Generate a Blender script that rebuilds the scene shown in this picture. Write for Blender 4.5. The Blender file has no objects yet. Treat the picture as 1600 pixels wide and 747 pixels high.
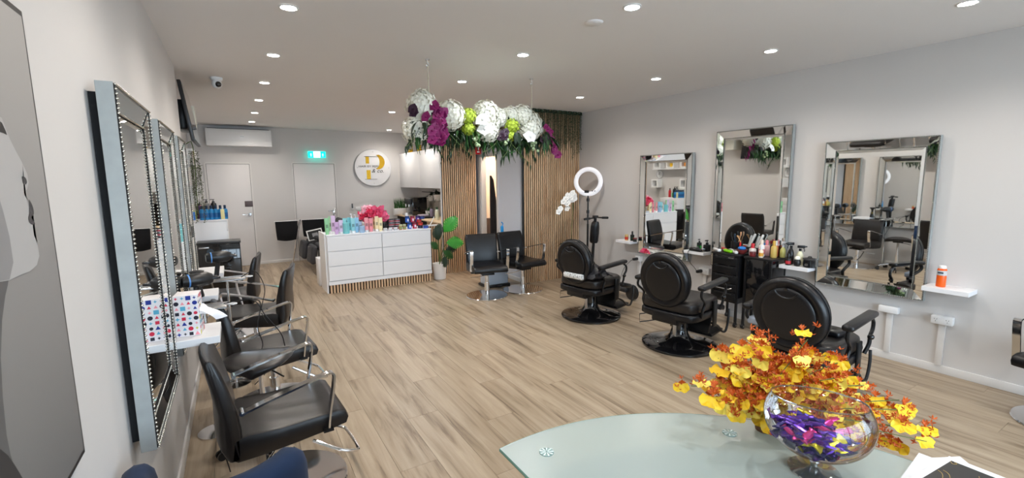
import bpy, bmesh, math, random
import numpy as np
from mathutils import Vector, Matrix, Euler
PI = math.pi; R = math.radians
random.seed(7)
C = bpy.context.scene.collection
scene = bpy.context.scene

# ---------------------------------------------------------------- camera
CAMZ = 1.68; YAW, PITCH, ROLL = 0.54613, 0.131809, -0.010735; FPX = 710.78
def _basis():
    cy, sy = math.cos(YAW), math.sin(YAW); cp, sp = math.cos(PITCH), math.sin(PITCH)
    w = np.array([sy*cp, cy*cp, -sp]); r = np.array([cy, -sy, 0.0]); u = np.cross(r, w)
    cr, sr = math.cos(ROLL), math.sin(ROLL)
    return r*cr+u*sr, u*cr-r*sr, w
CR, CU, CW = _basis()
cam_d = bpy.data.cameras.new('camera'); cam = bpy.data.objects.new('camera', cam_d); C.objects.link(cam)
cam_d.sensor_width = 36; cam_d.sensor_fit = 'HORIZONTAL'; cam_d.lens = 36*FPX/1600; cam_d.clip_start = 0.02
m = Matrix(((CR[0], CU[0], -CW[0], 0), (CR[1], CU[1], -CW[1], 0), (CR[2], CU[2], -CW[2], CAMZ), (0, 0, 0, 1)))
cam.matrix_world = m
scene.camera = cam
def at(px, py, ax, v):
    """survey helper: the point where the photo's sight line meets the plane axis=v"""
    d = CW+CR*(px-800)/FPX-CU*(py-373.5)/FPX
    o = np.array([0, 0, CAMZ]); t = (v-o[ax])/d[ax]
    return Vector((o+t*d).tolist())
def F(px, py, z=0): return at(px, py, 2, z)

# ---------------------------------------------------------------- world, light, exposure
wd = bpy.data.worlds.new('world'); scene.world = wd; wd.use_nodes = True
nt = wd.node_tree; bg = nt.nodes['Background']
bg.inputs['Color'].default_value = (0.70, 0.84, 1.0, 1); bg.inputs['Strength'].default_value = 5.8
scene.view_settings.view_transform = 'Standard'; scene.view_settings.look = 'None'
scene.view_settings.exposure = 0.82; scene.view_settings.gamma = 1
scene.view_settings.use_curve_mapping = False
try:
    scene.cycles.max_bounces = 10; scene.cycles.diffuse_bounces = 5; scene.cycles.glossy_bounces = 6
    scene.cycles.transmission_bounces = 8; scene.cycles.transparent_max_bounces = 16
    scene.cycles.caustics_reflective = False; scene.cycles.caustics_refractive = False
    scene.cycles.sample_clamp_indirect = 6; scene.cycles.use_denoising = True
except Exception: pass
H = 2.748; XL, XR, YB = -0.382, 5.024, 10.50; YF = -2.3
pl = bpy.data.lights.new('shopfront_portal', 'AREA'); pl.shape = 'RECTANGLE'; pl.size = 5.2; pl.size_y = 2.4
pl.cycles.is_portal = True
po = bpy.data.objects.new('shopfront_portal', pl); C.objects.link(po); po.location = (2.3, YF+0.05, 1.3); po.rotation_euler = (R(90), 0, 0)
LAMP_W = 34.0; LAMP_COL = (1.0, 0.925, 0.845)

# ---------------------------------------------------------------- materials
MATS = {}
def srgb(r, g, b):
    f = lambda c: (c/255/12.92) if c/255 <= 0.04045 else ((c/255+0.055)/1.055)**2.4
    return (f(r), f(g), f(b))
def mat(name, col=(.8, .8, .8), rough=.5, metal=0, var=.06, scale=12, bump=0, trans=0, coat=0, emit=None, es=1, ior=1.45, sheen=0, alpha=1):
    if name in MATS: return MATS[name]
    m = bpy.data.materials.new(name); m.use_nodes = True; nt = m.node_tree; b = nt.nodes['Principled BSDF']
    b.inputs['Roughness'].default_value = rough; b.inputs['Metallic'].default_value = metal
    b.inputs['Transmission Weight'].default_value = trans; b.inputs['Coat Weight'].default_value = coat
    b.inputs['IOR'].default_value = ior; b.inputs['Sheen Weight'].default_value = sheen
    b.inputs['Base Color'].default_value = (*col, 1)
    if emit: b.inputs['Emission Color'].default_value = (*emit, 1); b.inputs['Emission Strength'].default_value = es
    if var or bump:
        tc = nt.nodes.new('ShaderNodeTexCoord'); n = nt.nodes.new('ShaderNodeTexNoise'); n.inputs['Scale'].default_value = scale; n.inputs['Detail'].default_value = 4
        nt.links.new(tc.outputs['Object'], n.inputs['Vector'])
        if var:
            mr = nt.nodes.new('ShaderNodeMapRange'); mr.inputs['To Min'].default_value = 1-var; mr.inputs['To Max'].default_value = 1+var
            nt.links.new(n.outputs['Fac'], mr.inputs['Value'])
            mx = nt.nodes.new('ShaderNodeMix'); mx.data_type = 'RGBA'; mx.blend_type = 'MULTIPLY'; mx.inputs[0].default_value = 1
            mx.inputs[6].default_value = (*col, 1); nt.links.new(mr.outputs['Result'], mx.inputs[7]); nt.links.new(mx.outputs[2], b.inputs['Base Color'])
        if bump:
            bp = nt.nodes.new('ShaderNodeBump'); bp.inputs['Strength'].default_value = bump; bp.inputs['Distance'].default_value = .004
            nt.links.new(n.outputs['Fac'], bp.inputs['Height']); nt.links.new(bp.outputs['Normal'], b.inputs['Normal'])
    MATS[name] = m; return m
def thin_glass(name, tint=(1, 1, 1), gloss=.06, rough=.0):
    if name in MATS: return MATS[name]
    m = bpy.data.materials.new(name); m.use_nodes = True; nt = m.node_tree; nt.nodes.clear()
    o = nt.nodes.new('ShaderNodeOutputMaterial'); t = nt.nodes.new('ShaderNodeBsdfTransparent'); g = nt.nodes.new('ShaderNodeBsdfGlossy')
    t.inputs['Color'].default_value = (*tint, 1); g.inputs['Roughness'].default_value = rough
    lw = nt.nodes.new('ShaderNodeLayerWeight'); lw.inputs['Blend'].default_value = .25
    mr = nt.nodes.new('ShaderNodeMapRange'); mr.inputs['To Min'].default_value = gloss; mr.inputs['To Max'].default_value = .85
    x = nt.nodes.new('ShaderNodeMixShader'); nt.links.new(lw.outputs['Fresnel'], mr.inputs['Value']); nt.links.new(mr.outputs['Result'], x.inputs[0])
    nt.links.new(t.outputs[0], x.inputs[1]); nt.links.new(g.outputs[0], x.inputs[2]); nt.links.new(x.outputs[0], o.inputs['Surface'])
    MATS[name] = m; return m
def wood_mat(name, dark, mid, light, along='Y', sx=16, sy=1.1, rough=.42, streak=.5):
    if name in MATS: return MATS[name]
    m = bpy.data.materials.new(name); m.use_nodes = True; nt = m.node_tree; b = nt.nodes['Principled BSDF']; N = nt.nodes.new; L = nt.links.new
    geo = N('ShaderNodeNewGeometry'); oi = N('ShaderNodeObjectInfo')
    ml = N('ShaderNodeMath'); ml.operation = 'MULTIPLY'; ml.inputs[1].default_value = 57.0; L(oi.outputs['Random'], ml.inputs[0])
    cb = N('ShaderNodeCombineXYZ'); L(ml.outputs[0], cb.inputs[0]); L(ml.outputs[0], cb.inputs[1]); L(ml.outputs[0], cb.inputs[2])
    sc = N('ShaderNodeVectorMath'); sc.operation = 'MULTIPLY'
    sc.inputs[1].default_value = {'Y': (sx, sy, sx), 'Z': (sx, sx, sy), 'X': (sy, sx, sx)}[along]
    L(geo.outputs['Position'], sc.inputs[0]); ad = N('ShaderNodeVectorMath'); ad.operation = 'ADD'; L(sc.outputs[0], ad.inputs[0]); L(cb.outputs[0], ad.inputs[1])
    n1 = N('ShaderNodeTexNoise'); n1.inputs['Scale'].default_value = 1; n1.inputs['Detail'].default_value = 7; n1.inputs['Roughness'].default_value = .62; n1.inputs['Distortion'].default_value = .6; L(ad.outputs[0], n1.inputs['Vector'])
    cr = N('ShaderNodeValToRGB'); e = cr.color_ramp.elements; e[0].position = .33; e[0].color = (*dark, 1); e[1].position = .68; e[1].color = (*light, 1)
    k = cr.color_ramp.elements.new(.47); k.color = (*mid, 1); L(n1.outputs['Fac'], cr.inputs[0])
    hs = N('ShaderNodeHueSaturation'); mr = N('ShaderNodeMapRange'); mr.inputs['To Min'].default_value = .95; mr.inputs['To Max'].default_value = 1.04
    L(oi.outputs['Random'], mr.inputs['Value']); L(mr.outputs['Result'], hs.inputs['Value']); L(cr.outputs[0], hs.inputs['Color']); L(hs.outputs[0], b.inputs['Base Color'])
    b.inputs['Roughness'].default_value = rough
    bp = N('ShaderNodeBump'); bp.inputs['Strength'].default_value = .12; bp.inputs['Distance'].default_value = .002; L(n1.outputs['Fac'], bp.inputs['Height']); L(bp.outputs[0], b.inputs['Normal'])
    MATS[name] = m; return m

WALL = mat('wall_paint', srgb(212, 209, 207), .6, var=.012, scale=3, bump=.03)
CEIL = mat('ceiling_paint', srgb(238, 236, 236), .75, var=.01, scale=2)
WHITE = mat('white_laminate', srgb(238, 238, 240), .32, var=.01)
WHITEP = mat('white_plastic', srgb(236, 236, 236), .35, var=.01)
TRIM = mat('trim_paint', srgb(222, 219, 216), .45, var=.01)
DOORP = mat('door_paint', srgb(226, 223, 222), .5, var=.01)
FLOORM = wood_mat('oak_vinyl', srgb(116, 98, 78), srgb(157, 139, 116), srgb(177, 160, 138), 'Y', 15, 1.0, .36)
JOINT = mat('floor_joint', srgb(120, 104, 86), .8)
SLAT = wood_mat('oak_slat', srgb(184, 142, 104), srgb(216, 178, 140), srgb(232, 200, 162), 'Z', 30, 2.0, .5)
FELT = mat('black_felt', (.012, .011, .010), .95)
BLK = mat('black_leather', (.004, .004, .0055), .34, var=.2, scale=40, bump=.08)
BRNB = mat('worn_black_leather', (.013, .0105, .010), .33, var=.45, scale=14, bump=.15)
BLKG = mat('black_gloss', (.006, .006, .007), .08, coat=.6, var=0)
BLKM = mat('black_metal', (.012, .012, .013), .38, metal=.3, var=0)
BLKP = mat('black_plastic', (.014, .014, .015), .35, var=0)
CHROME = mat('chrome', (.80, .80, .81), .10, metal=1, var=.03, scale=6)
STEEL = mat('brushed_steel', (.55, .55, .56), .28, metal=1, var=.08)
MIRROR = mat('mirror_silver', (.90, .92, .91), .015, metal=1, var=0)
SILVER = mat('aged_silver_paint', srgb(160, 164, 163), .5, metal=.25, var=.16, scale=18)
BEAD = mat('bead_silver', srgb(214, 210, 200), .25, metal=.85, var=0)
DARKGAP = mat('mirror_backing', (.01, .01, .011), .8, var=0)
GOLD = mat('gold_mirror', srgb(216, 172, 50), .25, metal=.75, var=.1)
NAVY = mat('navy_velvet', srgb(3, 31, 62), .85, sheen=.05, var=.15, scale=9)
LEAF = mat('leaf_green', srgb(40, 84, 34), .45, var=.3, scale=9)
LEAFD = mat('leaf_dark', srgb(28, 48, 26), .5, var=.3, scale=9)
LEAFB = mat('leaf_bright', srgb(52, 150, 44), .38, var=.25, scale=12)
VINE = mat('vine_greygreen', srgb(92, 98, 70), .7, var=.35, scale=20)
PETW = mat('petal_white', srgb(244, 242, 228), .6, var=.06, scale=25)
PETG = mat('petal_lime', srgb(190, 210, 70), .6, var=.12, scale=25)
PETP = mat('petal_purple', srgb(134, 22, 92), .5, var=.2, scale=25)
PETD = mat('petal_plum', srgb(46, 16, 40), .5, var=.2, scale=25)
BERRY = mat('berry_green', srgb(176, 196, 150), .4, var=.1)
STEM = mat('stem_green', srgb(86, 104, 50), .6, var=.1)
TERRA = mat('white_pot', srgb(232, 230, 228), .4, var=.02)
ROPE = mat('jute_rope', srgb(206, 196, 176), .85, var=.2, scale=60)
GLASS = thin_glass('clear_glass', (.97, .98, .98), .05)
ACRYL = thin_glass('clear_acrylic', (.93, .93, .93), .10)
PANEG = thin_glass('window_glass', (.96, .98, .98), .05)

# ---------------------------------------------------------------- mesh helpers
class MB:
    def __init__(s, T=None): s.bm = bmesh.new(); s.T = T or Matrix(); s.mi = 0
    def _x(s, vs):
        for v in vs: v.co = s.T @ v.co
    def _tagf(s, n0):
        if s.mi:
            s.bm.faces.ensure_lookup_table()
            for f in s.bm.faces[n0:]: f.material_index = s.mi
    def box(s, c, d, bev=0, rot=(0, 0, 0), seg=2):
        n0 = len(s.bm.faces)
        M = Matrix.Translation(c) @ Euler(rot).to_matrix().to_4x4() @ Matrix.Diagonal((d[0], d[1], d[2], 1))
        r = bmesh.ops.create_cube(s.bm, size=1, matrix=M); vs = r['verts']
        if bev:
            es = list({e for v in vs for e in v.link_edges})
            q = bmesh.ops.bevel(s.bm, geom=es, offset=bev, segments=seg, affect='EDGES', profile=.5)
            vs = list({v for f in q['faces'] for v in f.verts} | {v for v in vs if v.is_valid})
        s._x(vs); s._tagf(n0); return s
    def loft(s, rings, closed=True, cap=True, loop=False):
        n0 = len(s.bm.faces)
        V = [[s.bm.verts.new(s.T @ Vector(p)) for p in r] for r in rings]
        n = len(V[0]); m = len(V)
        for i in range(m if loop else m-1):
            a, b = V[i], V[(i+1) % m]
            for j in range(n if closed else n-1):
                k = (j+1) % n
                try: s.bm.faces.new((a[j], a[k], b[k], b[j]))
                except ValueError: pass
        if cap and not loop and closed:
            try: s.bm.faces.new(list(reversed(V[0]))); s.bm.faces.new(V[-1])
            except ValueError: pass
        s._tagf(n0); return s
    def cyl(s, a, b, r, r2=None, n=14, cap=True):
        a, b = Vector(a), Vector(b); r2 = r if r2 is None else r2
        z = (b-a).normalized(); x = z.orthogonal().normalized(); y = z.cross(x)
        ring = lambda c, q: [c+x*(q*math.cos(2*PI*i/n))+y*(q*math.sin(2*PI*i/n)) for i in range(n)]
        return s.loft([ring(a, r), ring(b, r2)], cap=cap)
    def tube(s, pts, r, n=8, smooth=0, loop=False, flat=None):
        pts = [Vector(p) for p in pts]
        if smooth: pts = catmull(pts, smooth, loop)
        rings = []; m = len(pts); up = None
        for i, p in enumerate(pts):
            a = pts[(i-1) % m] if (loop or i) else p; b = pts[(i+1) % m] if (loop or i < m-1) else p
            t = (b-a).normalized()
            if up is None: up = t.orthogonal().normalized() if not flat else Vector(flat)
            up = (up-t*up.dot(t)).normalized(); s2 = t.cross(up)
            ra, rb = (r if isinstance(r, tuple) else (r(i/(m-1)) if callable(r) else r,)*2)
            rings.append([p+up*(ra*math.cos(2*PI*k/n))+s2*(rb*math.sin(2*PI*k/n)) for k in range(n)])
        return s.loft(rings, loop=loop)
    def lathe(s, prof, n=24, c=(0, 0, 0), sx=1, sy=1, cap=True):
        c = Vector(c)
        return s.loft([[c+Vector((r*math.cos(2*PI*i/n)*sx, r*math.sin(2*PI*i/n)*sy, z)) for i in range(n)] for r, z in prof], cap=cap)
    def prism(s, poly, ax, a, b):
        def P(u, v, w): return {0: (w, u, v), 1: (u, w, v), 2: (u, v, w)}[ax]
        return s.loft([[P(u, v, a) for u, v in poly], [P(u, v, b) for u, v in poly]])
    def ball(s, c, r, n=10, m=6):
        r = (r, r, r) if not isinstance(r, tuple) else r
        return s.loft([[Vector(c)+Vector((r[0]*math.sin(PI*(j+.02)/(m+.04))*math.cos(2*PI*i/n), r[1]*math.sin(PI*(j+.02)/(m+.04))*math.sin(2*PI*i/n), -r[2]*math.cos(PI*(j+.02)/(m+.04)))) for i in range(n)] for j in range(m+1)])
    def quad(s, *p):
        n0 = len(s.bm.faces); s.bm.faces.new([s.bm.verts.new(s.T @ Vector(q)) for q in p]); s._tagf(n0); return s
    def mesh(s, name, mats, angle=35):
        me = bpy.data.meshes.new(name); bmesh.ops.recalc_face_normals(s.bm, faces=s.bm.faces[:]) if not getattr(s, 'norec', 0) else None
        s.bm.to_mesh(me); s.bm.free()
        for q in (mats if isinstance(mats, (list, tuple)) else [mats]): me.materials.append(q)
        me.shade_smooth(); me.set_sharp_from_angle(angle=R(angle)); return me
    def build(s, name, mats, parent=None, loc=None, rot=None, angle=35):
        return put(s.mesh(name, mats, angle), name, parent, loc, rot)
def put(me, name, parent=None, loc=None, rot=None, scl=None):
    o = bpy.data.objects.new(name, me); C.objects.link(o)
    if parent: o.parent = parent; KID.setdefault(parent.name, []).append(o)
    if loc is not None: o.location = loc
    if rot is not None: o.rotation_euler = rot
    if scl is not None: o.scale = (scl,)*3 if not isinstance(scl, tuple) else scl
    return o
def catmull(p, k, loop=False):
    out = []; m = len(p)
    for i in range(m if loop else m-1):
        g = (lambda j: p[j % m]) if loop else (lambda j: p[min(max(j, 0), m-1)])
        a, b, c, d = g(i-1), g(i), g(i+1), g(i+2)
        for q in range(k):
            t = q/k; out.append(.5*((2*b)+(c-a)*t+(2*a-5*b+4*c-d)*t*t+(3*b-a-3*c+d)*t**3))
    if not loop: out.append(p[-1])
    return out
def tag(o, label=None, cat=None, group=None, kind=None):
    if label: o['label'] = label
    if cat: o['category'] = cat
    if group: o['group'] = group
    if kind: o['kind'] = kind
    return o
def thing(name, label, cat, loc=(0, 0, 0), rz=0, group=None):
    o = bpy.data.objects.new(name, None); C.objects.link(o); o.location = loc; o.rotation_euler = (0, 0, rz); o.empty_display_size = .05
    return tag(o, label, cat, group)
def struct(name, mb, m, parent=None, angle=35):
    o = mb.build(name, m, parent, angle=angle); o['kind'] = 'structure'; return o
KID = {}
def kids(o): return KID.get(o.name, [])
def dup(o, loc=None, rz=None, label=None, parent=None):
    c = o.copy(); C.objects.link(c)
    if parent is not None: c.parent = parent; KID.setdefault(parent.name, []).append(c)
    if loc is not None: c.location = loc
    if rz is not None: c.rotation_euler = (0, 0, rz)
    if label: c['label'] = label
    for k in kids(o): dup(k, parent=c)
    return c
def text(s, size, m, parent, loc, rot, ext=.001, name='lettering', align='CENTER', shear=0, sx=1):
    cu = bpy.data.curves.new(name, 'FONT'); cu.body = s; cu.size = size; cu.extrude = ext; cu.align_x = align; cu.align_y = 'CENTER'; cu.shear = shear
    cu.resolution_u = 3
    to = bpy.data.objects.new('tmp', cu); me = bpy.data.meshes.new_from_object(to); me.name = name; bpy.data.objects.remove(to)
    me.materials.clear(); me.materials.append(m); o = put(me, name, parent, loc, rot); o.scale = (sx, 1, 1); o['kind'] = 'stuff'
    return o
FACE_MY = (R(90), 0, 0)          # text readable from -Y
FACE_MX = (R(90), 0, R(-90))     # text readable from -X

# ================================================================ the setting
XA = -0.66                                    # wall of the recess behind the near left wall
YW = 5.38                                     # where the near left wall ends
fl = struct('floor', MB().box((2.18, 4.1, -.06), (6.4, 13.6, .10)), JOINT)
# joints are dark; planks are single pieces 5 mm proud with 2 mm gaps
PW, PL = .23, 1.42
pm = MB().box((0, 0, 0), (PW-.0016, PL-.0016, .010)).mesh('plank', FLOORM)
rows = []
i = 0; x = XA-.02+PW/2
while x < XR+.0:
    rows.append(x); x += PW
npl = 0; rest = MB()
for ri, x in enumerate(rows):
    y = .55 - ((ri*0.613) % 1.0)*PL
    while y < YB:
        c = y+PL/2
        lo, hi = y, min(y+PL, YB)
        if hi-lo > .1:
            me = pm if hi-lo > PL-.01 else None
            if me: put(me, 'plank', fl, (x, c, -.005))
            else: MB().box((0, 0, 0), (PW-.0016, hi-lo-.0016, .010)).build('plank', FLOORM, fl, (x, (lo+hi)/2, -.005))
            npl += 1
        y += PL
    y = .55 - ((ri*0.613) % 1.0)*PL
    while y > YF:
        rest.box((x, y-PL/2, -.005), (PW-.0016, PL-.0016, .010)); y -= PL
r_ = rest.build('plank_run', FLOORM, fl); r_['kind'] = 'stuff'
struct('ceiling', MB().box((2.18, 4.1, H+.05), (6.4, 13.6, .10)), CEIL)
struct('wall_left', MB().box(((XL+XA-.1)/2, (YW+YF)/2, H/2), (XL-XA+.1, YW-YF, H)), WALL)
struct('wall_recess', MB().box((XA-.05, (YW+YB)/2, H/2), (.1, YB-YW, H)), WALL)
struct('wall_right', MB().box((XR+.05, (YB+YF)/2, H/2), (.1, YB-YF+.2, H)), WALL)
struct('wall_back', MB().box((2.2, YB+.05, H/2), (5.9, .1, H)), WALL)
# front: shopfront glazing behind the camera
wf = MB()
for z0, z1 in ((0, .25), (2.45, H)): wf.box((2.2, YF-.05, (z0+z1)/2), (5.9, .1, z1-z0))
for x in (-.5, 1.25, 3.1, 4.95): wf.box((x, YF-.05, H/2), (.10 if 0 < x < 4.9 else .3, .1, H))
struct('wall_front', wf, TRIM)
for k, (a, b) in enumerate(((-.35, 1.2), (1.3, 3.05), (3.15, 4.8))):
    struct('window_%d' % (k+1), MB().box(((a+b)/2, YF-.05, 1.35), (b-a, .008, 2.2)), PANEG)
struct('pavement', MB().box((2.2, YF-4.2, -.16), (16, 8, .1)), mat('pavement_concrete', srgb(196, 194, 188), .9, var=.15, scale=3))
# partition block behind the right slat panel with the door into the back room
XS, YS, YP = 3.90, 6.05, 7.49
DT = 2.075
wp = MB()
wp.box(((XS+XR)/2, YS+.06, H/2), (XR-XS, .08, H))
wp.box((XS+.05, (YS+6.90)/2+.01, H/2), (.10, 6.90-YS-.02, H))
wp.box((XS+.05, (6.90+7.50)/2, (DT+H)/2), (.10, .60, H-DT))
wp.box((XS+.05, (7.50+YB)/2, H/2), (.10, YB-7.50, H))
struct('wall_partition', wp, mat('partition_paint', srgb(214, 218, 226), .55, var=.01))
struct('wall_kitchen', MB().box((3.82, (YP+.12+YB)/2, H/2), (.06, YB-YP-.12, H)), WALL)
struct('wall_store', MB().box((XR-.02, 7.3, H/2), (.02, 2.2, H)).box((4.45, 8.4, H/2), (1.1, .04, H)), mat('store_paint', srgb(236, 214, 190), .6, var=.01))
stub = MB().box((3.47, YP+.07, H/2), (.66, .09, H))
struct('wall_stub', stub, WALL)
ar = MB()
ar.box((XS-.005, 7.53, DT/2), (.02, .06, DT)).box((XS-.005, 6.87, DT/2), (.02, .06, DT)).box((XS-.005, 7.2, DT+.03), (.02, .72, .06))
ar.box((XS+.05, 7.49, DT/2), (.10, .012, DT)).box((XS+.05, 6.906, DT/2), (.10, .012, DT))
struct('trim_1', ar, TRIM)
# skirtings
sk = lambda n, c, d: struct(n, MB().box(c, d, .003), TRIM)
sk('baseboard_right', (XR-.006, (YS+YF)/2, .035), (.012, YS-YF, .07))
sk('baseboard_left', (XL+.006, (YW+YF)/2, .045), (.012, YW-YF, .09))
sk('baseboard_back', (2.0, YB-.006, .03), (3.5, .012, .06))
sk('baseboard_partition', (XS-.006, (YS+6.84)/2+.01, .035), (.012, 6.84-YS-.04, .07))
# doors in the back wall
def back_door(n, x0, x1, ztop, handle):
    w = x1-x0; d = struct('door_%d' % n, MB().box(((x0+x1)/2, YB-.004, ztop/2+.004), (w-.012, .03, ztop-.008), .002), DOORP)
    f = MB()
    f.box((x0-.014, YB-.012, ztop/2), (.028, .026, ztop+.028)).box((x1+.014, YB-.012, ztop/2), (.028, .026, ztop+.028)).box(((x0+x1)/2, YB-.012, ztop+.014), (w, .026, .028))
    f.build('architrave', TRIM, d)
    g = MB(); g.box(((x0+x1)/2, YB-.021, ztop-.002), (w-.004, .003, .007)); g.box((x0+.003, YB-.021, ztop/2), (.005, .003, ztop)); g.box((x1-.003, YB-.021, ztop/2), (.005, .003, ztop))
    g.build('reveal_gap', mat('gap_shadow_grey', srgb(70, 68, 68), .9, var=0), d)
    hx = x1-.09
    h = MB()
    if handle == 1: h.cyl((hx+.03, YB-.02, 1.03), (hx+.03, YB-.035, 1.03), .026); 
    else: h.box((hx+.03, YB-.024, .98), (.045, .01, .2), .003)
    h.tube([(hx+.03, YB-.03, 1.03), (hx+.03, YB-.07, 1.03), (hx+.01, YB-.075, 1.03), (hx-.10, YB-.07, 1.03)], .009, 8)
    h.build('door_handle', CHROME, d)
    return d
d1 = back_door(1, -.41, .31, 2.025, 1)
sg = MB().box((.245, YB-.023, 1.24), (.14, .006, .11), .002).build('notice_plate', mat('bronze_plate', srgb(96, 84, 84), .4, metal=.4), d1)
back_door(2, 1.09, 1.90, 2.04, 2)

# --- oak slat panels
def slat_panel(name, label, x0, x1, y, z1, n):
    t = thing(name, label, 'slat panel', ((x0+x1)/2, y, 0))
    MB().box((0, .008, z1/2), (x1-x0, .012, z1)).build('backing', FELT, t)
    p = (x1-x0)/n; me = MB().box((0, -.007, z1/2), (p*.54, .018, z1), .0015, seg=1).mesh('slat', SLAT)
    for k in range(n): put(me, 'slat', t, (-(x1-x0)/2+p*(k+.5), 0, 0))
    return t
slat_panel('slat_panel', 'tall oak slat wall panel behind the ring light, reaching the right wall', XS, XR-.004, YS, H-.004, 28)
slat_panel('slat_panel', 'narrower oak slat wall panel beside the monstera and the kitchen', 3.13, 3.80, YP+.005, H-.004, 17)
# the felt edge of the right panel
tag(MB().box((XS-.011, YS+.012, H/2), (.014, .024, H-.01)).build('edge_strip', BLKM), 'thin black edge strip down the left side of the wide slat panel', 'trim')

# ================================================================ ceiling things
def downlight(x, y, w, label):
    t = thing('downlight', label, 'downlight', (x, y, H), 0, 'recessed ceiling downlights')
    me = DL.get('r')
    if not me:
        DL['r'] = me = MB().lathe([(.047, -.001), (.058, -.001), (.060, -.004), (.050, -.008), (.045, -.006), (.045, -.001)], 24, cap=False).mesh('trim_ring', WHITEP)
        DL['w'] = MB().cyl((0, 0, -.0012), (0, 0, -.0052), .0445, n=24).mesh('lens', mat('lamp_warm', (1, 1, 1), .5, emit=(1, .93, .84), es=42, var=0))
        DL['c'] = MB().cyl((0, 0, -.0012), (0, 0, -.0052), .0445, n=24).mesh('lens', mat('lamp_cool', (1, 1, 1), .5, emit=(.86, .94, 1), es=42, var=0))
    put(me, 'trim_ring', t); put(DL[w], 'lens', t)
    L = bpy.data.lights.new('downlight_lamp', 'SPOT'); L.energy = LAMP_W; L.spot_size = R(150); L.spot_blend = .8; L.shadow_soft_size = .05
    L.color = LAMP_COL if w == 'w' else (.90, .95, 1.0)
    lo = bpy.data.objects.new('downlight_lamp', L); C.objects.link(lo); lo.location = (0, 0, -.012); lo.parent = t
DL = {}
for k, y in enumerate((3.26, 4.51, 5.78, 7.03, 8.33, 9.59)):
    downlight(.38, y, 'w', 'round downlight, %s nearest in the ceiling row along the left wall' % ['very', 'second', 'third', 'fourth', 'fifth', 'sixth'][k])
downlight(.38, 1.99, 'w', 'round downlight out of view above the left mirrors'); downlight(.38, .7, 'w', 'round downlight out of view near the wall poster')  # unseen pair, row carried on towards the camera for its light
for k, y in enumerate((2.195, 3.47, 4.71, 7.30)):
    downlight(2.24, y, 'c', 'cool white downlight, %s nearest in the middle ceiling row' % ['very', 'second', 'third', 'fourth'][k])
downlight(2.24, 6.0, 'c', 'cool white downlight hidden behind the hanging flowers'); downlight(2.24, .8, 'c', 'cool white downlight out of view above the camera')
downlight(2.90, 8.55, 'w', 'round downlight beside the hanging flowers over the kitchen'); downlight(2.95, 9.88, 'w', 'round downlight farthest back, above the round wall sign')
for k, y in enumerate((1.09, 2.33, 3.58, 4.865)):
    downlight(4.04, y, 'w', 'warm downlight, %s nearest in the ceiling row along the right wall' % ['very', 'second', 'third', 'fourth'][k])
downlight(4.04, -.2, 'w', 'warm downlight out of view behind the camera on the right')  # unseen, added to the row for its light; likewise the one above the camera
L = bpy.data.lights.new('store_lamp', 'POINT'); L.energy = 38; L.color = (1, .84, .68); L.shadow_soft_size = .06
lo = bpy.data.objects.new('store_lamp', L); C.objects.link(lo); lo.location = (4.4, 7.35, 2.5)
t = thing('ceiling_batten', 'bright lamp on the ceiling inside the back room', 'lamp', (4.4, 7.35, H-.03))
MB().box((0, 0, 0), (.5, .12, .05), .01).build('lamp_body', mat('lamp_room', (1, 1, 1), .5, emit=(1, .86, .7), es=9, var=0), t)
# smoke detector, dome camera
tag(MB().lathe([(.001, -.012), (.05, -.011), (.062, -.004), (.064, 0)], 28).build('smoke_detector', CEIL, None, (2.224, 2.535, H)), 'flat round white detector plate on the ceiling', 'smoke detector')
t = thing('dome_camera', 'small white dome security camera on the ceiling near the left wall', 'camera', (-.06, 5.75, H))
MB().lathe([(.055, 0), (.058, -.012), (.05, -.03), (.03, -.034)], 24).build('mount', WHITEP, t)
MB().ball((.0, -.01, -.065), .047, 20, 12).build('housing', WHITEP, t)
MB().ball((.012, -.038, -.072), .030, 16, 10).build('lens_dome', BLKG, t)
# air conditioner
t = thing('air_conditioner', 'long white split air conditioner high on the back wall', 'air conditioner', (.18, YB-.02, 2.52))
ac = [(-.23, -.16), (-.235, .06), (-.20, .15), (0, .155), (0, -.16), (-.12, -.172)]
MB().prism([(y, z) for y, z in ac], 0, -.54, .54).build('body', WHITEP, t, angle=50)
MB().box((0, -.237, .02), (1.02, .006, .19), .002).build('front_panel', WHITEP, t)
MB().box((0, -.2, -.145), (.96, .07, .012), .003, rot=(R(-18), 0, 0)).build('louvre', WHITEP, t)
MB().box((0, -.1, .159), (1.02, .15, .006)).build('intake', BLKM, t)
MB().box((.04, -.2405, .01), (.06, .001, .012)).build('badge', STEEL, t)
# exit sign
t = thing('exit_sign', 'glowing green and white exit sign with running figure above the right back door', 'exit sign', (1.555, YB-.09, 2.225))
MB().box((0, 0, 0), (.34, .03, .13), .003).build('lit_panel', mat('exit_green', (.0, .3, .22), .4, emit=(.0, .62, .50), es=1.9, var=0), t)
MB().box((0, -.0165, 0), (.13, .002, .12)).build('white_field', mat('exit_white', (1, 1, 1), .4, emit=(.8, 1, .95), es=2.3, var=0), t)
EG = mat('exit_figure', (.0, .22, .16), .5, emit=(0, .35, .26), es=.9, var=0)
g = MB(); g.cyl((.012, -.018, .040), (.012, -.019, .040), .009, n=12)
for a, b, r in (((.008, .028), (-.004, -.002), .008), ((-.004, -.002), (.016, -.022), .006), ((.016, -.022), (.012, -.048), .005), ((-.004, -.002), (-.018, -.026), .006), ((-.018, -.026), (-.036, -.034), .005), ((.006, .024), (.028, .012), .004), ((.004, .024), (-.02, .014), .004)):
    g.box(((a[0]+b[0])/2, -.0185, (a[1]+b[1])/2), (math.hypot(b[0]-a[0], b[1]-a[1]), .001, r*1.6), rot=(0, -math.atan2(b[1]-a[1], b[0]-a[0]), 0))
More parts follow.
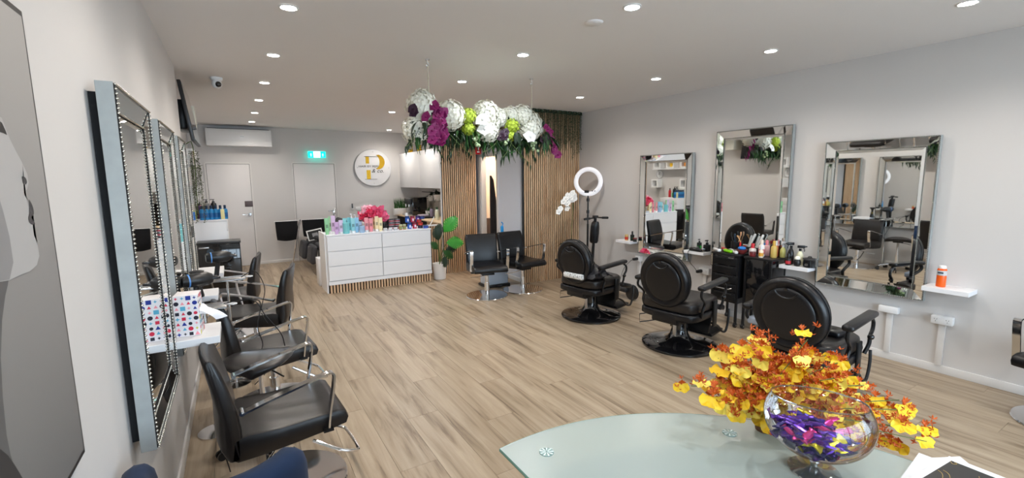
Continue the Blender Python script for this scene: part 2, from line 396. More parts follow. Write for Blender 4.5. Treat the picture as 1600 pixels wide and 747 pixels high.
g.build('running_figure', EG, t)
for sx in (-1, 1):
    MB().box((sx*.115, -.0165, 0), (.03, .002, .035)).box((sx*.115, -.0165, -.01), (.016, .002, .07)).build('arrow', mat('exit_arrow', (.1, .5, .4), .5, emit=(.3, .9, .8), es=1.3, var=0), t)
MB().box((0, .01, .08), (.30, .05, .03), .004).build('mounting_bar', WHITEP, t)
MB().box((.0, .05, .08), (.1, .06, .03), .004).build('wall_bracket', WHITEP, t)
# round acrylic sign
t = thing('round_sign', 'round clear acrylic wall sign with a large gold letter P', 'sign', (2.73, YB-.03, 1.96))
MB().cyl((0, 0, 0), (0, -.006, 0), .405, n=72).build('disc', mat('frosted_acrylic', srgb(226, 226, 228), .15, coat=.4, var=0), t)
MB().tube([(.405*math.cos(a*PI/36), -.003, .405*math.sin(a*PI/36)) for a in range(72)], .0045, 6, loop=True).build('edge', STEEL, t)
for a in (0, 90, 180, 270): MB().cyl((.35*math.cos(R(a)), .03, .35*math.sin(R(a))), (.35*math.cos(R(a)), -.010, .35*math.sin(R(a))), .008, n=10).build('standoff', CHROME, t)
MB().box((-.125, -.008, .165), (.075, .003, .15)).build('letter_stem', GOLD, t); MB().box((-.110, -.008, -.155), (.088, .003, .20)).build('letter_stem', GOLD, t)
# bowl of the letter: thick crescent
out = [(.10+.0+.16*math.cos(a), .125+.165*math.sin(a)) for a in [R(q) for q in range(80, -91, -10)]]
inn = [(.045+.10*math.cos(a), .13+.15*math.sin(a)) for a in [R(q) for q in range(-90, 81, 10)]]
q = MB(); n = len(out); q.loft([[(out[i][0], -.0065, out[i][1]), (out[i][0], -.0095, out[i][1]), (inn[n-1-i][0], -.0095, inn[n-1-i][1]), (inn[n-1-i][0], -.0065, inn[n-1-i][1])] for i in range(n)])
q.build('letter_bowl', GOLD, t)
MB().box((-.02, -.008, .243), (.34, .003, .009)).build('serif_line', BLKM, t); MB().box((-.06, -.008, -.258), (.27, .003, .007)).build('serif_line', BLKM, t)
INK = mat('ink_black', (.01, .01, .01), .5, var=0)
text('HAIR BY PEPE', .062, INK, t, (-.10, -.0105, .025), FACE_MY, sx=1.2)
text('& co.', .12, INK, t, (.09, -.0105, -.075), FACE_MY, shear=.35, sx=1.1)
# fire sign
t = thing('fire_sign', 'small red fire extinguisher sign projecting above the narrow doorway', 'sign', (XS-.06, 7.46, 2.22))
RED = mat('sign_red', srgb(196, 22, 30), .45, var=0)
MB().box((0, 0, 0), (.11, .006, .2)).build('plate', RED, t)
MB().box((0, -.004, .01), (.025, .002, .08), .001).box((0, -.004, .065), (.04, .002, .012)).box((0, -.004, -.055), (.05, .002, .02)).build('symbol', WHITEP, t)
# small thermostat / socket on the back wall
t = thing('wall_remote', 'small grey remote control in a holder on the back wall', 'remote', (2.23, YB, 1.10))
MB().box((0, -.012, 0), (.05, .022, .13), .006).build('holder', WHITEP, t); MB().box((0, -.026, .02), (.034, .008, .10), .004).build('keypad', mat('grey_plastic', srgb(90, 92, 96), .4, var=0), t)
tag(MB().box((2.36, YB-.006, 1.055), (.11, .012, .07), .003).build('light_switch', WHITEP), 'white light switch plate on the back wall', 'switch')

# ================================================================ framed mirrors
def wall_mirror(name, label, side, y0, y1, z0, z1, fw=.085, depth=.05, off=.028, rec=.018):
    """side=+1: hangs on the right wall facing -X; side=-1: on the left wall facing +X"""
    w, h = y1-y0, z1-z0
    xw = XR if side > 0 else XL
    t = thing(name, label, 'mirror', (xw, (y0+y1)/2, (z0+z1)/2), 0, 'silver framed wall mirrors')
    s = -side                                   # direction out of the wall
    X = lambda d: s*d
    f, fi = off+depth, off+depth-rec
    MB().box((X(off/2+.001), 0, 0), (off-.002, w-.08, h-.06)).build('backing_board', DARKGAP, t)
    # box sides: four aged silver strips
    for (c, d, n) in (((X(off+depth/2-.002), -w/2+.006, 0), (depth-.004, .012, h), 'side_strip'), ((X(off+depth/2-.002), w/2-.006, 0), (depth-.004, .012, h), 'side_strip'),
                      ((X(off+depth/2-.002), 0, h/2-.006), (depth-.004, w-.024, .012), 'side_strip'), ((X(off+depth/2-.002), 0, -h/2+.006), (depth-.004, w-.024, .012), 'side_strip')):
        MB().box(c, d, .001, seg=1).build(n, SILVER, t)
    a, b = .012, fw
    O = [(-w/2+a, -h/2+a), (w/2-a, -h/2+a), (w/2-a, h/2-a), (-w/2+a, h/2-a)]
    I = [(-w/2+b, -h/2+b), (w/2-b, -h/2+b), (w/2-b, h/2-b), (-w/2+b, h/2-b)]
    for k in range(4):
        j = (k+1) % 4; mb = MB(); e = .0012
        def P(q, d): return (X(d), q[0], q[1])
        mb.loft([[P(O[k], f-.004), P(O[j], f-.004), P(I[j], fi), P(I[k], fi)], [P(O[k], f-.012), P(O[j], f-.012), P(I[j], fi-.006), P(I[k], fi-.006)]])
        mb.build('frame_panel', MIRROR, t, angle=10)
    # bevelled centre glass
    b2 = b+.008; b3 = b2+.022
    r = lambda q, d: [(X(d), sy*(w/2-q), sz*(h/2-q)) for sy, sz in ((-1, -1), (1, -1), (1, 1), (-1, 1))]
    MB().loft([r(b2, fi-.010), r(b2, fi-.002), r(b3, fi+.001)]).build('mirror_glass', MIRROR, t, angle=1)
    def beads(q, d, rad, pitch, nm):
        mb = MB(); ring = []
        for (ya, za), (yb, zb) in zip([(-1, -1), (1, -1), (1, 1), (-1, 1)], [(1, -1), (1, 1), (-1, 1), (-1, -1)]):
            A_ = Vector((X(d), ya*(w/2-q), za*(h/2-q))); B_ = Vector((X(d), yb*(w/2-q), zb*(h/2-q))); n = int((B_-A_).length/pitch)
            ring += [A_.lerp(B_, i/n) for i in range(n)]
        V = []; Fc = []
        for c in ring:
            o = len(V)
            V += [c+Vector(v)*rad for v in ((1, 0, 0), (-1, 0, 0), (0, 1, 0), (0, -1, 0), (0, 0, 1), (0, 0, -1))]
            Fc += [(o, o+2, o+4), (o+2, o+1, o+4), (o+1, o+3, o+4), (o+3, o, o+4), (o+2, o, o+5), (o+1, o+2, o+5), (o+3, o+1, o+5), (o, o+3, o+5)]
        me = bpy.data.meshes.new(nm); me.from_pydata([tuple(v) for v in V], [], Fc); me.materials.append(BEAD); me.shade_smooth()
        o = put(me, nm, t); o['kind'] = 'stuff'
    for q, d, nm in ((.0065, f-.0045, 'outer_bead_shade'), (b+.004, fi-.001, 'inner_bead_shade')):  # dark strip under each bead row, painting the shade between the beads
        MB().tube([(X(d), sy*(w/2-q), sz*(h/2-q)) for sy, sz in ((-1, -1), (1, -1), (1, 1), (-1, 1))], (.005, .005), 4, loop=True).build(nm, DARKGAP, t)
    beads(.0065, f+.001, .0058, .0155, 'outer_beading'); beads(b+.004, fi+.004, .0046, .0125, 'inner_beading')
    return t
RM = [('right', 3.76, 4.63, .590, 1.985, 'silver framed mirror on the right wall nearest the ring light, smallest in view'),
      ('right', 2.57, 3.44, .60, 2.205, 'tall hung silver framed mirror behind the black tool trolleys'),
      ('right', 1.405, 2.255, .605, 1.998, 'largest silver framed mirror on the right wall behind the nearest barber chair')]
for _, a, b, c, d, l in RM: wall_mirror('wall_mirror', l, 1, a, b, c, d)
for a, b, l in ((1.985, 2.72, 'nearest silver framed mirror on the left wall beside the portrait poster'), (3.03, 3.74, 'second silver framed mirror on the left wall, behind the patterned tissue box'), (4.03, 4.60, 'third and farthest silver framed mirror on the left wall')):
    wall_mirror('wall_mirror', l, -1, a, b, .72, 2.008)

# ================================================================ white floating shelves
def shelf(label, x0, x1, y0, y1, ztop, th=.038):
    t = MB().box(((x0+x1)/2, (y0+y1)/2, ztop-th/2), (x1-x0, y1-y0, th), .002, seg=1).build('floating_shelf', WHITE)
    return tag(t, label, 'shelf', 'white floating shelves')
SZ = .762
shelf('white floating shelf left of the mirror nearest the ring light', 4.82, XR, 4.66, 4.95, SZ)
shelf('white floating shelf between the small mirror and the tall mirror', 4.82, XR, 3.455, 3.74, SZ)
shelf('white floating shelf between the tall mirror and the largest mirror', 4.82, XR, 2.27, 2.555, SZ)
shelf('white floating shelf right of the largest mirror holding an orange can', 4.82, XR, 1.10, 1.39, SZ)
SL = .89
shelf('white floating shelf with tissue box between the two nearest left mirrors', XL, -.118, 2.735, 3.015, SL)
shelf('white floating shelf between the second and third left mirrors', XL, -.15, 3.755, 4.015, SL)
shelf('white floating shelf past the third left mirror near the black cabinet', XL, -.13, 4.66, 5.06, SL)

# ================================================================ salon chairs (disc base)
def salon_chair(label, x, y, rz, seatm, group='salon chairs on disc bases', foot=True):
    t = thing('salon_chair', label, 'chair', (x, y, 0), rz, group)
    W = .48; ZS = .47
    # seat: wavy side profile extruded across, with crowned top
    prof = [(-.27, .36), (-.255, .46), (-.20, .475), (-.05, .462), (.12, .468), (.22, .470), (.262, .455), (.275, .42), (.262, .385), (.20, .375), (.0, .355), (-.15, .345), (-.25, .345)]
    rings = []
    for u, sc, dz in ((-1, .90, 0), (-.985, .955, 0), (-.93, .99, 0), (-.6, 1, 0), (0, 1, .004), (.6, 1, 0), (.93, .99, 0), (.985, .955, 0), (1, .90, 0)):
        rings.append([((px-.0)*(1 if abs(u) < .95 else .985), u*W/2, .41+(pz-.41)*sc+dz) for px, pz in prof])
    MB().loft(rings).build('seat', seatm, t, angle=50)
    # backrest: padded slab, curved outwards and leaning
    rings = []
    for u, k in ((-1, .55), (-.97, .85), (-.88, 1), (-.4, 1), (0, 1), (.4, 1), (.88, 1), (.97, .85), (1, .55)):
        r = []
        for z, xf, xb in ((.36, -.245, -.30), (.42, -.232, -.325), (.50, -.232, -.325), (.60, -.245, -.322), (.70, -.268, -.335), (.80, -.296, -.352), (.850, -.316, -.360), (.866, -.334, -.349)):
            mid = (xf+xb)/2; bow = .018*u*u
            r.append((z, mid+(xf-mid)*k+bow, mid+(xb-mid)*k+bow))
        ring = [(a, u*W/2*(1-.05*max(0, (z-.80)/.06)), z) for z, a, b in r]+[(b, u*W/2*(1-.05*max(0, (z-.80)/.06)), z) for z, a, b in reversed(r)]
        rings.append(ring)
    MB().loft(rings).build('backrest', seatm, t, angle=55)
    for s in (-1, 1):
        yy = s*(W/2+.022)
        pts = [(-.215, yy, .60), (-.10, yy, .632), (.05, yy, .668), (.17, yy, .695), (.196, yy, .693), (.204, yy, .672), (.196, yy, .60), (.176, yy, .50), (.162, yy, .405)]
        a = MB(); P = catmull([Vector(p) for p in pts], 4)
        rr = []
        for i, p in enumerate(P):
            tn = (P[min(i+1, len(P)-1)]-P[max(i-1, 0)]).normalized(); nn = Vector((tn.z, 0, -tn.x)); hw = .021; ht = .005
            rr.append([p+Vector((0, hw, 0))+nn*ht, p+Vector((0, -hw, 0))+nn*ht, p+Vector((0, -hw, 0))-nn*ht, p+Vector((0, hw, 0))-nn*ht])
        a.loft(rr).build('armrest', CHROME, t)
        MB().box((.162, s*(W/2-.02), .385), (.05, .10, .012)).build('arm_bracket', BLKM, t)
        MB().cyl((-.215, s*(W/2-.02), .600), (-.215, yy+s*.012, .600), .011).build('arm_bolt', CHROME, t)
    MB().box((0, 0, .335), (.20, .18, .03), .004).build('seat_plate', BLKM, t)
    MB().cyl((0, 0, .03), (0, 0, .20), .036, n=24).cyl((0, 0, .20), (0, 0, .325), .026, n=20).build('column', CHROME, t)
    MB().lathe([(.001, 0), (.30, 0), (.302, .006), (.296, .014), (.12, .022), (.045, .030), (.001, .030)], 56).build('base_disc', CHROME, t)
    if foot: MB().tube([(.10, -.16, .30), (.24, -.17, .20), (.33, -.15, .155), (.345, -.10, .15), (.345, .10, .15), (.33, .15, .155), (.24, .17, .20), (.10, .16, .30)], .009, 8, smooth=5).build('footrest', CHROME, t)
    MB().tube([(-.02, -.03, .30), (-.10, -.12, .26), (-.16, -.20, .25)], .006, 6).build('pump_lever', CHROME, t)
    return t
ch = salon_chair('nearest black salon chair on the left with worn seat, facing into the room', .15, 2.66, R(4), BRNB)
dup(ch, (.16, 3.78, 0), R(6), 'second black salon chair on the left, behind the saddle stool, facing the room')
dup(ch, (.09, 4.90, 0), R(166), 'black salon chair turned towards the third left mirror, its back to the room')
dup(ch, (-.15, 5.86, 0), R(172), 'farthest black salon chair on the left, turned to the wall before the black cabinet')
ch2 = salon_chair('left one of two black salon chairs standing before the slatted panels', 3.03, 5.70, R(-103), BLK, foot=False)
dup(ch2, (3.66, 5.72, 0), R(-82), 'right one of two black salon chairs, in front of the wide slat panel')
dup(ch2, (4.63, .47, 0), R(166), 'black salon chair cut off by the right edge of the picture')

# saddle stool with castors
t = thing('saddle_stool', 'black saddle stool on a chrome star base between the two nearest left chairs', 'stool', (.06, 3.22, 0), R(-16))
rings = []
for k in range(9):
    u = -1+2*k/8; wx = .20*math.sqrt(max(.02, 1-abs(u)**2.6)); r = []
    for j in range(14):
        a = 2*PI*j/14; r.append((wx*math.cos(a), u*.19, .545+.035*math.sin(a)*(1 if math.sin(a) > 0 else .8)+.03*(math.cos(a)**2)*(wx/.2)-.02*u*u))
    rings.append(r)
MB().loft(rings).build('saddle_seat', BRNB, t, angle=60)
MB().cyl((0, 0, .10), (0, 0, .28), .026).cyl((0, 0, .28), (0, 0, .52), .015).build('gas_lift', CHROME, t)
MB().box((0, 0, .512), (.16, .14, .02), .003).build('seat_plate', BLKM, t)
MB().tube([(.02, .0, .505), (.12, -.12, .50), (.17, -.17, .49)], .005, 6).build('height_lever', BLKM, t)
for k in range(5):
    a = 2*PI*k/5; ca, sa = math.cos(a), math.sin(a)
    MB().tube([(.02*ca, .02*sa, .11), (.12*ca, .12*sa, .105), (.22*ca, .22*sa, .085), (.25*ca, .25*sa, .07)], (.019, .013), 8, smooth=3).build('star_leg', CHROME, t)
    w = MB().box((.25*ca, .25*sa, .052), (.03, .03, .03), .004).build('castor', BLKP, t)
    for s in (-1, 1):
        MB().cyl((.262*ca-s*.010*sa, .262*sa+s*.010*ca, .026), (.262*ca-s*.024*sa, .262*sa+s*.024*ca, .026), .026, n=16).build('castor_wheel', BLKP, w)

# ================================================================ barber chairs (front = +X)
def barber_chair(label, x, y, rz):
    t = thing('barber_chair', label, 'chair', (x, y, 0), rz, 'black barber chairs')
    MB().lathe([(.001, 0), (.345, 0), (.36, .008), (.36, .022), (.345, .032), (.25, .042), (.16, .055), (.11, .085), (.085, .13), (.075, .18), (.075, .25), (.001, .25)], 56).build('base', BLKG, t)
    MB().box((-.088, 0, .145), (.012, .036, .24), .003).build('pump_strip', STEEL, t)
    MB().box((-.10, 0, .325), (.36, .30, .09), .02).build('lift_box', BLKM, t)
    MB().box((-.27, 0, .345), (.06, .26, .095), .018).build('rear_bracket', BLK, t)
    # seat skirt + cushion
    def slab(z0, z1, x0, x1, w, r, crown=0):
        mb = MB()
        def ring(z, k):
            P = []
            for j in range(32):
                a = 2*PI*j/32; c, s = math.cos(a), math.sin(a); e = .38
                P.append(((x0+x1)/2+(x1-x0)/2*k*math.copysign(abs(c)**e, c), w/2*k*math.copysign(abs(s)**e, s), z))
            return P
        return mb.loft([ring(z0, .94), ring(z0+r, 1), ring(z1-r, 1), ring(z1-.3*r, .985), ring(z1+crown*.6, .92), ring(z1+crown, .7), ring(z1+crown, .2)])
    slab(.33, .405, -.30, .26, .60, .015).build('seat_frame', BLK, t, angle=60)
    slab(.405, .51, -.29, .27, .58, .02, .015).build('seat_cushion', BRNB, t, angle=60)
    # round back, leaning: built in its own plane then tilted
    cx, cz = -.30, .712; T = Matrix.Translation((cx, 0, cz)) @ Euler((0, R(-9), 0)).to_matrix().to_4x4()
    def oval(ry, rz, xx, n=44): return [(xx, ry*math.cos(2*PI*i/n), rz*math.sin(2*PI*i/n)) for i in range(n)]
    MB(T).loft([oval(0.230, 0.248, .045), oval(0.247, 0.263, .030), oval(0.251, 0.266, .0), oval(0.247, 0.263, -.035), oval(0.230, 0.248, -.050), oval(0.209, 0.230, -.052), oval(0.199, 0.221, -.044)]).build('backrest', BLK, t, angle=60)
    MB(T).loft([oval(0.245, 0.261, .040), oval(0.237, 0.254, .06), oval(0.194, 0.216, .082), oval(0.102, 0.099, .09), oval(0.010, 0.010, .09)], cap=True).build('back_cushion', BLK, t, angle=60)
    MB(T).loft([oval(0.184, 0.200, -.046), oval(0.178, 0.195, -.054), oval(0.153, 0.168, -.060), oval(0.082, 0.081, -.062), oval(0.010, 0.010, -.062)]).build('rear_panel', BLK, t, angle=60)
    # crescent flap under the headrest slot
    P = [(-.056-.006, .075*math.sin(a)*1.0, .185-.055*math.cos(a)) for a in [R(q) for q in range(-80, 81, 16)]]
    MB(T).tube(P, .007, 6).build('flap_seam', BLK, t); MB(T).cyl((-.058, 0, .195), (-.066, 0, .195), .011, n=12).build('headrest_socket', BLKG, t)
    # piping round the back
    MB(T).tube([(.0, .254*math.cos(2*PI*i/44), .269*math.sin(2*PI*i/44)) for i in range(44)], .005, 5, loop=True).build('piping', BLKP, t)
    for s in (-1, 1):
        yy = s*.335
        MB().box((-.02, yy, .685), (.48, .075, .045), .02, rot=(0, R(-3), 0), seg=3).build('arm_pad', BLK, t, angle=60)
        MB().tube([(-.22, yy, .67), (-.24, yy, .60), (-.15, yy*.97, .52), (-.17, yy*.94, .44), (-.16, yy*.90, .38)], (.017, .012), 8, smooth=4).build('arm_post', BLKM, t)
        MB().tube([(.19, yy, .665), (.235, yy, .63), (.235, yy, .575), (.195, yy, .53), (.185, yy, .47), (.16, yy*.95, .40)], (.015, .012), 8, smooth=4).build('scroll_arm', BLKM, t)
        MB().ball((.19, yy*1.02, .525), .022, 12, 8).build('hinge_cap', BLKG, t)
        MB().box((.10, s*.305, .37), (.07, .02, .26), .008).build('side_bracket', BLKM, t)
        MB().tube([(.12, s*.27, .26), (.26, s*.27, .20), (.34, s*.27, .13), (.42, s*.27, .11), (.46, s*.27, .16), (.48, s*.27, .25), (.50, s*.26, .33)], (.012, .010), 8, smooth=4).build('footrest_scroll', BLKM, t)
    MB().box((.47, 0, .335), (.19, .40, .055), .02, rot=(0, R(14), 0)).build('calf_pad', BLK, t, angle=60)
    MB().box((.34, 0, .105), (.24, .46, .03), .008, rot=(0, R(-4), 0)).build('foot_plate', BLKM, t)
    MB().box((.20, 0, .21), (.03, .44, .17), .008, rot=(0, R(20), 0)).build('foot_panel', BLKM, t)
    MB().tube([(-.02, .22, .30), (-.16, .36, .27), (-.20, .33, .20), (.02, .16, .23)], .006, 6).build('pump_lever', BLKM, t)
    return t
bc = barber_chair('black round-backed barber chair in the middle of the row of three', 3.73, 2.91, R(9))
b1 = dup(bc, (3.64, 4.14, 0), R(9), 'farthest black round-backed barber chair, near the ring light, with a dark cape on it')
b3 = dup(bc, (3.62, 1.68, 0), R(4), 'nearest black round-backed barber chair, behind the yellow orchids')

# ================================================================ small product builders
def flatmat(c, rough=.35, metal=0):
    n = 'product_%02x%02x%02x' % tuple(int(v) for v in c)+('m' if metal else '')
    return mat(n, srgb(*c), rough, metal=metal, var=.02)
MESHC = {}
def cached(key, f):
    if key not in MESHC: MESHC[key] = f()
    return MESHC[key]
def tube_bottle(name, label, cat, loc, col, w=.05, h=.19, cap=(240, 240, 240), group=None, rz=0, lab=None, d=None):
    """squeeze tube standing on its cap: round below, crimped flat above"""
    t = thing(name, label, cat, loc, rz, group); d = d or w*.55
    rings = []
    for k in range(6):
        u = k/5; a = w/2*(1+.06*u); b = d/2*(1-u)+.002; z = h*.14+(h*.86)*u
        rings.append([(a*math.cos(2*PI*i/14), b*math.sin(2*PI*i/14), z) for i in range(14)])
    MB().loft(rings).build('body', flatmat(col), t)
    MB().lathe([(w*.40, 0), (w*.41, h*.12), (w*.38, h*.14)], 16, sy=d/w*1.1).build('cap', flatmat(cap), t)
    MB().box((0, -d*.36, h*.50), (w*.55, .002, h*.22)).build('printed_label', flatmat(lab or tuple(int(c*.72) for c in col)), t)
    return t
def pump_bottle(name, label, cat, loc, col, w=.06, h=.16, cap=(20, 20, 22), group=None, rz=0, lab=None, pump=True, sq=False, ch=.05):
    t = thing(name, label, cat, loc, rz, group); r = w/2
    if sq: MB().box((0, 0, h/2), (w, w*.8, h), w*.12, seg=3).cyl((0, 0, h), (0, 0, h+.01), r*.4).build('body', flatmat(col), t)
    else: MB().lathe([(r*.9, 0), (r, .006), (r, h*.82), (r*.85, h*.93), (r*.42, h), (r*.4, h+.008)], 20).build('body', flatmat(col), t)
    if pump:
        m = MB().cyl((0, 0, h), (0, 0, h+ch*.4), r*.45).cyl((0, 0, h+ch*.4), (0, 0, h+ch*.8), r*.14).box((-r*.3, 0, h+ch*.85), (r*1.4, r*.4, ch*.22), .002)
        m.build('pump', flatmat(cap), t)
    else: MB().lathe([(r*.5, h), (r*.5, h+ch*.9), (r*.42, h+ch)], 16).build('cap', flatmat(cap), t)
    if lab: MB().lathe([(r+.0008, h*.2), (r+.0008, h*.62)], 20, cap=False).build('printed_label', flatmat(lab), t)
    return t
def jar(name, label, cat, loc, col, w=.07, h=.05, lid=(20, 20, 20), group=None, lab=None, lh=.3, rz=0, m=None):
    t = thing(name, label, cat, loc, rz, group); r = w/2; hb = h*(1-lh)
    MB().lathe([(r*.92, 0), (r, .004), (r, hb)], 20).build('body', m or flatmat(col), t)
    MB().lathe([(r*1.03, hb), (r*1.03, h-.003), (r*.97, h)], 20).build('lid', flatmat(lid), t)
    if lab: MB().lathe([(r+.0008, hb*.25), (r+.0008, hb*.8)], 20, cap=False).build('printed_label', flatmat(lab), t)
    return t
def spray_bottle(name, label, cat, loc, col, w=.06, h=.13, head=(16, 16, 18), rz=0, m=None):
    t = thing(name, label, cat, loc, rz); r = w/2
    MB().lathe([(r*.9, 0), (r, .006), (r, h*.7), (r*.7, h*.88), (r*.35, h)], 20).build('body', m or flatmat(col), t)
    MB().cyl((0, 0, h), (0, 0, h+.025), r*.42).box((.008, 0, h+.045), (.07, .022, .028), .006).box((.05, 0, h+.048), (.02, .014, .014), .003).build('spray_head', flatmat(head), t)
    MB().tube([(.025, 0, h+.035), (.038, 0, h+.015), (.036, 0, h-.005)], .004, 6).build('trigger', flatmat(head), t)
    return t
def aerosol(name, label, cat, loc, col, w=.055, h=.17, cap=(240, 240, 240), lab=None, group=None):
    t = thing(name, label, cat, loc, 0, group); r = w/2
    MB().lathe([(r*.96, 0), (r, .004), (r, h*.86), (r*.8, h*.92)], 22).build('can', flatmat(col), t)
    MB().lathe([(r*.8, h*.90), (r*.78, h*1.02), (r*.6, h*1.06), (r*.3, h*1.07)], 18).build('cap', flatmat(cap), t)
    if lab: MB().lathe([(r+.0008, h*.58), (r+.0008, h*.82)], 22, cap=False).build('printed_label', flatmat(lab), t)
    return t
def cable(label, pts, r=.004, m=None, name='power_cable', group=None, smooth=6):
    return tag(MB().tube([Vector(p) for p in pts], r, 6, smooth=smooth).build(name, m or BLKP), label, 'cable', group)

# ================================================================ white chest with slatted plinth
DX0, DX1, DY0, DY1, DZ = 1.11, 2.73, 7.07, 7.55, .885
t = thing('drawer_chest', 'wide white six drawer chest carrying rows of hair products', 'chest', (0, 0, 0))
cb = MB(); cb.box(((DX0+DX1)/2, (DY0+DY1)/2+.01, (DZ+.13)/2-.01), (DX1-DX0, DY1-DY0-.02, DZ-.15)); cb.build('carcass', WHITE, t)
MB().box(((DX0+DX1)/2, (DY0+DY1)/2, DZ-.011), (DX1-DX0+.01, DY1-DY0+.01, .022), .002, seg=1).build('top', WHITE, t)
MB().box(((DX0+DX1)/2, DY0+.008, .158), (DX1-DX0, .016, .055)).build('kick_board', WHITE, t)
dh = (.858-.19)/3; dm = MB().box((0, 0, 0), ((DX1-DX0)/2-.012, .018, dh-.012), .0015, seg=1).box((0, .004, dh/2-.004), ((DX1-DX0)/2-.016, .008, .006)).mesh('drawer', WHITE)
for r_ in range(3):
    for c_ in range(2): put(dm, 'drawer', t, ((DX0+DX1)/2+(c_-.5)*((DX1-DX0)/2-.004), DY0-.001, .19+dh*(r_+.5)))
MB().box(((DX0+DX1)/2, DY0+.045, .065), (DX1-DX0-.02, .02, .13)).build('plinth_board', FELT, t)
ns = 36; sm = MB().box((0, 0, .0655), ((DX1-DX0)/ns*.56, .02, .131)).mesh('plinth_slat', SLAT)
for k in range(ns): put(sm, 'plinth_slat', t, (DX0+.01+(DX1-DX0-.02)*(k+.5)/ns, DY0+.025, 0))
MB().box((DX0-.012, DY1-.18, .45), (.022, .50, .90), .001, seg=1).build('side_board', WHITE, t)
t = thing('low_cabinet', 'low white cabinet tucked behind the left end of the six drawer chest', 'cabinet', (1.22, 7.86, 0))
MB().box((0, 0, .22), (.30, .26, .44), .003).build('body', WHITE, t); MB().box((0, -.135, .22), (.28, .012, .41), .002).build('door', WHITE, t)

# products on the chest: (px centre, width px, top px y, row depth y, kind, colour)
PR = [(511, 8, 341, 7.16, 'tube', (120, 196, 132), 'green'), (517, 6, 338, 7.30, 'tube', (150, 206, 150), 'pale green'), (521, 7, 337, 7.22, 'tube', (214, 178, 220), 'lavender'),
      (526, 7, 347, 7.13, 'tube', (196, 150, 206), 'violet'), (533, 7, 344, 7.15, 'tube', (214, 190, 226), 'lilac'), (541, 11, 348, 7.14, 'jarT', (96, 196, 202), 'teal'),
      (539, 6, 341, 7.30, 'tube', (118, 202, 206), 'teal'), (546, 6, 340, 7.28, 'tube', (86, 184, 196), 'dark teal'), (552, 7, 341, 7.17, 'tube', (124, 200, 214), 'aqua'),
      (558, 7, 340, 7.19, 'tube', (124, 186, 224), 'sky blue'), (563, 7, 346, 7.32, 'tube', (150, 190, 220), 'powder blue'), (566, 9, 353, 7.12, 'jarT', (140, 180, 220), 'light blue'),
      (550, 5, 336, 7.40, 'pump', (232, 234, 240), 'white'), (556, 5, 337, 7.42, 'pump', (224, 230, 240), 'white'),
      (573, 8, 340, 7.15, 'tube', (236, 130, 140), 'coral pink'), (580, 7, 341, 7.18, 'tube', (232, 120, 134), 'pink'),
      (585, 7, 337, 7.26, 'tube', (238, 206, 140), 'amber yellow'), (589, 6, 338, 7.17, 'tube', (240, 214, 160), 'cream yellow'), (595, 6, 340, 7.15, 'tube', (244, 226, 168), 'pale yellow')]
PR = [q[:5]+(tuple(int(v*.80+.20*248) for v in q[5]),)+q[6:] for q in PR]
prev = None
for k, (px, w, ty, yy, kd, col, cn) in enumerate(PR):
    p = at(px, 358, 1, yy); x = p.x; sc = (p-Vector((0, 0, CAMZ))).dot(Vector(CW.tolist()))/FPX
    ztop = at(px, ty, 1, yy).z; wd_ = w*sc*.98; h = max(.07, ztop-DZ)
    nb = 'at the left end of the chest' if k == 0 else 'beside the %s one on the white chest' % prev
    if kd == 'tube': tube_bottle('product_tube', '%s squeeze tube standing %s' % (cn, nb), 'tube', (x, yy, DZ+.001), col, min(wd_, .06), h, cap=(244, 244, 246) if k % 3 else col, group='hair product tubes on the white chest')
    elif kd == 'jarT': jar('product_tub', '%s screw-top tub standing among the tubes on the white chest' % cn, 'tub', (x, yy, DZ), col, wd_*.9, h, lid=col, group='round product tubs on the white chest')
    else: pump_bottle('pump_bottle', '%s small pump bottle at the back of the tubes, %s of two' % (cn, 'left' if px == 550 else 'right'), 'bottle', (x, yy, DZ), col, .045, h-.03, cap=(230, 230, 236), lab=None)
    prev = cn
def onchest(px, yy): return at(px, 358, 1, yy).x
# black jars, red rimmed jars, silver tins, amber jars
for k, (px, yy, z) in enumerate(((601, 7.36, 0), (601, 7.36, .055), (606, 7.47, 0), (606, 7.47, .055), (606, 7.47, .11))):
    jar('black_jar', 'black styling jar in the %s pile, %s from the bottom' % ('left' if px == 601 else 'right rear', ['lowest', 'second', 'third'][int(z/.05)]), 'jar', (onchest(px, yy), yy, DZ+z), (26, 26, 30), .075, .053, lid=(14, 14, 16), group='black styling jars on the white chest')
for c_, px in enumerate((612, 621)):
    for k in range(3):
        jar('rimmed_jar', '%s jar with red band in the %s stack on the chest' % (['bottom', 'middle', 'top'][k], ['left', 'right'][c_]), 'jar', (onchest(px, 7.30), 7.30, DZ+.058*k), (196, 200, 208), .088, .056, lid=(26, 12, 16), lab=(150, 30, 44), group='grey and red stacked jars')
for k, px in enumerate((602, 610, 618)):
    jar('silver_tin', 'small silver tin before the stacked jars, %s of three' % ['leftmost', 'middle', 'rightmost'][k], 'tin', (onchest(px, 7.14), 7.14, DZ), (196, 198, 202), .062, .042, lid=(214, 216, 220), group='silver tins in front')
for k, px in enumerate((626, 632)):
    jar('amber_jar', 'tall amber and green striped jar, %s of the pair beside the tins' % ['left', 'right'][k], 'jar', (onchest(px, 7.15), 7.15, DZ), (170, 120, 84), .052, .085, lid=(178, 186, 150), lab=(136, 150, 96), group='amber striped jars')
cols = [((40, 100, 200), 'blue'), ((200, 60, 90), 'crimson'), ((96, 60, 160), 'purple')]
